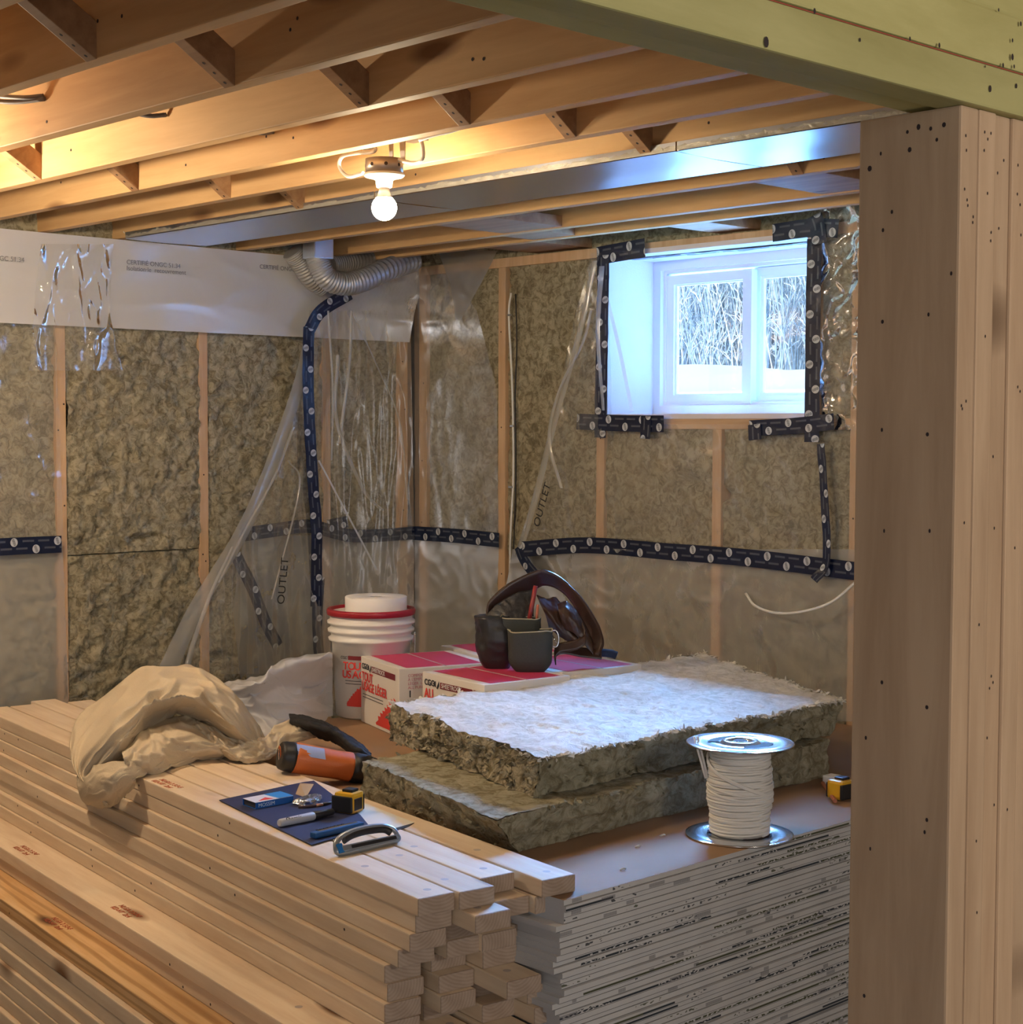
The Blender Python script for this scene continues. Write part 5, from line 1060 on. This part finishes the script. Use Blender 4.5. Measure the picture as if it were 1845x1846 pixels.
# tape measures
YEL = mat('yellow_plastic', (.72, .40, .02), .4); 
def tape_measure(c, fl_, label, s=1.0):
    """c: base corner nearest the camera; fl_: azimuth of the black side"""
    root = empty('tape_measure', c, fl_); tag(root, label, 'tape measure')
    L_, W_, H_ = .060*s, .060*s, .052*s
    b = BM(); b.box((.004, .003, 0), (L_, W_-.003, H_), bev=.009*s); b.done('case', YEL, root)
    b = BM(); b.box((.0, -.001, .003), (L_*.98, .010, H_*.84), bev=.004*s); b.box((L_*.1, W_-.010, .003), (L_*.98, W_+.001, H_*.84), bev=.004*s); b.done('rubber_side', BLACKR, root)
    b = BM(); b.box((L_-.003, .012, .008), (L_+.0015, W_-.014, H_*.72), bev=.002); b.done('end_label', BLACKR, root)
    b = BM(); b.box((L_*.35, W_*.25, H_-.001), (L_*.85, W_*.75, H_+.007), bev=.003); b.done('lock_button', BLACKR, root)
    b = BM(); b.box((-.004, W_*.3, .001), (.005, W_*.7, .006)); b.done('hook', STEELB, root)
    return root
rh = Vector((RGT.x, RGT.y, 0)).normalized(); fh = Vector((FWD.x, FWD.y, 0)).normalized()
t1 = at(634, 1470, 2, ZL+.003); xd = (-rh*math.cos(.5)+fh*math.sin(.5)); 
# local x runs from the left end to the corner
az = math.atan2(-xd.y, -xd.x); o_c = t1+xd*.060
tape_measure((o_c.x, o_c.y, ZL+.003), az, 'yellow and black tape measure beside the marker on the boards')
t2 = at(1519, 1446, 2, ZS+.001); tape_measure((t2.x-.0, t2.y, ZS+.001), az+1.2, 'second tape measure, half hidden behind the post', 1.0)
b = BM(); b.tube([at(1484, 1412, 2, ZS+.008), at(1506, 1444, 2, ZS+.008)], .006, 8); tag(b.done('copper_pencil', mat('copper_orange', (.45, .15, .07), .5)), 'orange brown carpenter pencil beside the half hidden tape measure', 'pencil')
b = BM(); q = at(1498, 1416, 2, ZS+.001); b.box(q-Vector((.02, .012, 0)), q+Vector((.02, .03, .028)), bev=.004); tag(b.done('white_block', WHITEP), 'small white block behind the orange brown pencil', 'block')
# blue utility knife
kz = ZL+.005; kA, kB = at(566, 1511, 2, kz), at(652, 1491, 2, kz); KN = empty('utility_knife', kA); tag(KN, 'blue snap blade knife lying on the navy card', 'knife')
kd = (kB-kA).normalized(); ks = Vector((0, 0, 1)).cross(kd).normalized(); mk_ = Matrix((kd, ks, Vector((0, 0, 1)))).transposed().to_4x4(); mk_.translation = kA
Lk = (kB-kA).length
def kch(b, nm, m): o = b.done(nm, m, KN); o.matrix_parent_inverse = Matrix.Translation(-Vector(KN.location)); return o
b = BM(); b.box((-.004, -.011, 0), (Lk, .011, .014), mtx=mk_, bev=.004); kch(b, 'handle', mat('blue_knife_plastic', (.015, .10, .30), .4))
b = BM(); b.box((.012, -.004, .0135), (Lk*.9, .0035, .0155), mtx=mk_); kch(b, 'blade_channel', STEELB)
b = BM()
for k in range(8): b.box((.014+k*.011, .006, .013), (.020+k*.011, .010, .0158), mtx=mk_)
kch(b, 'grip_ribs', BLACKR)['kind'] = 'stuff'
# stapler
sA, sB = at(612, 1544, 2, ZL+.001), at(722, 1516, 2, ZL+.001); sA, sB = at(614, 1543, 2, ZL+.002), at(721, 1520, 2, ZL+.002); sdv = (sB-sA); Ls = sdv.length; sdv.normalize(); sn = Vector((0, 0, 1)).cross(sdv).normalized()
ST = empty('hand_stapler', sA); tag(ST, 'grey and black hand stapler with blue nose at the front board edge', 'stapler')
tilt = (Vector((0, 0, 1))*.80+sn*.60).normalized(); tn = sdv.cross(tilt).normalized()
ms = Matrix((sdv, tilt, tn)).transposed().to_4x4(); ms.translation = sA+Vector((0, 0, .003))
def sch(b, nm, m): o = b.done(nm, m, ST); o.matrix_parent_inverse = Matrix.Translation(-Vector(ST.location)); return o
GRYM = mat('grey_cast_metal', (.33, .37, .41), .35, .6)
b = BM(); b.tube([ms @ Vector(p) for p in catmull([(.0, .004, 0), (-.002, .022, 0), (.01, .036, 0), (.04, .046, 0), (.09, .050, 0), (Ls-.03, .046, 0), (Ls-.005, .034, 0), (Ls, .018, 0), (Ls-.005, .006, 0), (Ls*.6, .003, 0), (Ls*.3, .002, 0)], 6, True)], .0058, 10, closed=True, flat=1.3); sch(b, 'frame', GRYM)
b = BM(); b.box((.006, .003, -.009), (Ls-.006, .017, .009), mtx=ms, bev=.002); sch(b, 'staple_channel', GRYM)
b = BM(); b.box((.03, .0055, -.0105), (Ls-.012, .0125, .0105), mtx=ms); sch(b, 'channel_slot', BLACKR)
b = BM(); b.tube([ms @ Vector(p) for p in catmull([(.022, .030, 0), (.05, .038, 0), (.09, .041, 0), (Ls-.03, .037, 0), (Ls-.014, .026, 0)], 6)], .0055, 10, flat=1.5); sch(b, 'grip', BLACKR)
b = BM(); b.box((-.006, .001, -.0085), (.010, .024, .0085), mtx=ms, bev=.003); sch(b, 'nose', mat('blue_nose', (.02, .16, .45), .4))
b = BM(); b.box((-.0068, .004, -.006), (-.0055, .018, .002), mtx=ms); sch(b, 'nose_opening', BLACKR)
# ------------------------------------------------------------ leather tool belt
LEA = mat('black_leather', (.022, .022, .024), .42, bump=.35, bscale=70); LEB = mat('brown_black_leather', (.045, .022, .014), .30, bump=.3, bscale=50); LEG = mat('suede_grey_pouch', (.040, .045, .040), .8, bump=.4, bscale=120); STI = mat('pale_stitching', (.40, .36, .26), .8)
zbx = .7315; dB = depth(at(965, 1207, 2, zbx)); TB = empty('tool_belt', P(965, 1207, dB)); tag(TB, 'black leather tool belt with pouches and a standing belt loop on the boxes', 'tool belt')
def tch(b, nm, m, so=0, par=None, rec=True):
    o = b.done(nm, m, par or TB, recalc=rec)
    if par is None: o.matrix_parent_inverse = Matrix.Translation(-Vector(TB.location))
    if so: q = o.modifiers.new('thickness', 'SOLIDIFY'); q.thickness = so; q.offset = 0
    return o
def band(pts, wv, nm, m, th=.005, n=10):
    """ribbon with its width along wv (world vector list or one)"""
    cv = catmull(pts, n); b = BM(); N_ = len(cv)-1
    W2 = [Vector(x) for x in wv] if isinstance(wv, list) else [Vector(wv)]*2
    def fn(u, v):
        x = u*(len(W2)-1); i = min(int(x), len(W2)-2); w_ = W2[i].lerp(W2[i+1], x-i); return cv[round(u*N_)]+w_*(v-.5)
    b.grid(fn, N_, 5); return tch(b, nm, m, th, rec=False)
# standing belt loop
band([P(878, 1120, dB+.06), P(885, 1100, dB+.07), P(920, 1070, dB+.09), P(965, 1046, dB+.11), P(985, 1042, dB+.11), P(1012, 1054, dB+.11), P(1042, 1085, dB+.09), P(1064, 1125, dB+.07), P(1075, 1160, dB+.05), P(1066, 1180, dB+.03)],
     [UPV*-.070+fh*.01, UPV*-.075+fh*.02, UPV*-.055+fh*.04, UPV*-.035-RGT*.01+fh*.03, RGT*-.048-UPV*.02+fh*.02, RGT*-.050+fh*.02], 'belt_loop', LEB, .006)
def pouch(pxl, pxr, pyt, pyb, d0, dep, nm, m, lean=0, round_=.35, n=28):
    """open-topped rounded pocket: pixel box at depth d0, bulging towards the viewer"""
    k = d0/F_PX; w_ = (pxr-pxl)*k; h_ = (pyb-pyt)*k; c = P((pxl+pxr)/2, pyb, d0); b = BM()
    def fn(u, v):
        a = 2*PI*u; t_ = v
        s_ = 1-(max(0, (round_-t_)/round_)**2)*.42; zz = h_*t_
        wob = 1+.05*noise.noise(Vector((math.cos(a)*2+pxl, math.sin(a)*2, t_*3)))
        x = math.copysign(abs(math.cos(a))**.45, math.cos(a))*w_/2*s_*wob*(1-.06*(1-t_)); y = math.copysign(abs(math.sin(a))**.6, math.sin(a))*dep/2*s_*wob; zz += t_*h_*(.015*math.cos(a*2)+.07*noise.noise(Vector((math.cos(a)+pxl, math.sin(a), 2))))
        return c+rh*(x+lean*zz)+fh*y+Vector((0, 0, zz))
    b.grid(fn, n, 16); bot = [b.b.verts.new(fn(i/n, 0)) for i in range(n)]; f = b.b.faces.new(bot)
    o = tch(b, nm, m, .003, rec=False)
    b = BM(); b.tube([fn(i/32, .995)+Vector((0, 0, .001)) for i in range(32)], .0022, 6, closed=True); s_ = tch(b, 'rim_stitching', STI); return o
pouch(916, 996, 1136, 1212, dB-.03, .07, 'front_pocket', LEG)
pouch(903, 975, 1113, 1170, dB+.02, .06, 'rear_pocket', LEG)
k_ = (dB+.05)/F_PX; c_ = P(896, 1206, dB+.05)
b = BM()
def blob(u, v):
    a = 2*PI*u; s_ = (math.sin(PI*(.08+.68*v**.9)))**.5; q = Vector((math.cos(a)*1.3, math.sin(a)*1.3, v*2.2))
    s_ *= 1+.16*noise.noise(q)+.07*(1-abs(noise.noise(q*2.4))*2); zz = 96*k_*v
    return c_+rh*(math.copysign(abs(math.cos(a))**.7, math.cos(a))*36*k_*s_+.10*zz-.03*v*v)+fh*(math.sin(a)*.062*s_)+Vector((0, 0, zz))
V_ = b.grid(blob, 40, 30); b.b.faces.new([V_[i][0] for i in range(40)]); b.b.faces.new([V_[i][30] for i in range(40)])
tch(b, 'large_pouch', LEA, .003, rec=False)
# flared leather flaps on the left and right
def flap(ctrl, nm, m, seed, amp=.004): b = BM(); b.grid(patch(ctrl, 1, 1, crease(amp, 18, seed)), 36, 24); return tch(b, nm, m, .004, rec=False)
flap([[P(877, 1108, dB+.05), P(903, 1084, dB+.06), P(935, 1068, dB+.08), P(965, 1062, dB+.09)], [P(874, 1130, dB+.02), P(905, 1118, dB+.03), P(940, 1110, dB+.04), P(962, 1112, dB+.05)], [P(872, 1145, dB+.03), P(900, 1132, dB+.02), P(930, 1128, dB+.03), P(965, 1130, dB+.04)]], 'side_flap', LEA, 1)
flap([[P(968, 1072, dB+.04), P(985, 1080, dB+.05), P(1002, 1078, dB+.07), P(1015, 1095, dB+.07)], [P(975, 1090, dB+.02), P(992, 1100, dB+.02), P(1010, 1105, dB+.03), P(1030, 1125, dB+.04)], [P(985, 1110, dB+.03), P(1002, 1125, dB+.01), P(1022, 1140, dB+.02), P(1045, 1158, dB+.02)], [P(990, 1130, dB+.05), P(1008, 1145, dB+.03), P(1028, 1158, dB+.03), P(1045, 1168, dB+.03)]], 'folded_holster', LEB, 2)
flap([[P(1005, 1088, dB+.03), P(1022, 1085, dB+.04), P(1042, 1105, dB+.05), P(1060, 1135, dB+.05)], [P(1008, 1105, dB+.01), P(1028, 1112, dB+.0), P(1048, 1132, dB+.01), P(1068, 1158, dB+.02)], [P(1018, 1135, dB+.02), P(1035, 1142, dB+.01), P(1052, 1160, dB+.01), P(1070, 1180, dB+.01)]], 'leather_sleeve', LEB, 6)
band([P(1000, 1178, dB-.01), P(1010, 1168, dB-.01), P(1040, 1162, dB-.01), P(1056, 1150, dB), P(1050, 1128, dB+.02)], Vector((0, 0, .030))+fh*.01, 'inner_strap', LEB, .004)
band([P(1002, 1190, dB-.01), P(1001, 1178, dB+.01), P(1015, 1170, dB+.02), P(1050, 1176, dB+.02), P(1085, 1180, dB+.03)], Vector((0, 0, .028))+fh*.02, 'lower_strap', LEB, .004)
b = BM(); b.tube(catmull([P(1055, 1176, dB+.05), P(1075, 1176, dB+.05), P(1100, 1178, dB+.06), P(1112, 1182, dB+.06)], 6), [.012, .013, .013, .014]*4+[.012, .012, .012] if False else .013, 12); tch(b, 'padded_strap_end', mat('navy_padding', (.012, .02, .05), .9, bump=.5))
BUK = [P(992, 1140, dB-.02), P(1003, 1137, dB-.02), P(1008, 1152, dB-.02), P(1003, 1166, dB-.02), P(992, 1160, dB-.02)]
b = BM(); b.tube(catmull(BUK, 5, True), .0028, 7, closed=True); b.tube([P(996, 1145, dB-.025), P(1004, 1160, dB-.025)], .0022, 6); tch(b, 'buckle', STEELB)
for (x0, y0, x1, y1, r, mm, lab) in ((952, 1116, 966, 1056, .0075, mat('red_pencil', (.28, .035, .035), .35), 'tall dark red carpenter pencil standing in the pouch'), (967, 1112, 970, 1090, .0045, mat('orange_pencil', (.50, .16, .10), .4), 'short orange pencil standing beside the tall red one')):
    b = BM(); b.tube([P(x0, y0+14, dB+.02), P(x1, y1, dB+.02)], r, 6); tag(b.done('carpenter_pencil', mm), lab, 'pencil', None)
# black scrawl at the foot of the left stud
b = BM(); r2 = random.Random(9); pts = [at(119+r2.uniform(-5, 5), 1180+5*k, 0, XW+.003) for k in range(17)]; b.tube(pts, .0016, 4); o = b.done('marker_scrawl', BLK); par = next(o2 for o2 in COL.objects if o2.get('label', '').startswith('leftmost visible stud')); o.parent = par; o.matrix_parent_inverse = Matrix.Translation(-Vector(par.location))
# convert lettering to plain meshes so each is a real object
bpy.context.view_layer.update(); dg = bpy.context.evaluated_depsgraph_get()
for o in [x for x in COL.objects if x.type == 'FONT']:
    me = bpy.data.meshes.new_from_object(o.evaluated_get(dg)); n_ = bpy.data.objects.new(o.name.split('.')[0], me); COL.objects.link(n_); mw = o.matrix_world.copy(); par = o.parent; inv = o.matrix_parent_inverse.copy(); bas = o.matrix_basis.copy()
    nm = o.name; cu = o.data; bpy.data.objects.remove(o); bpy.data.curves.remove(cu)
    n_.parent = par; n_.matrix_parent_inverse = inv; n_.matrix_basis = bas
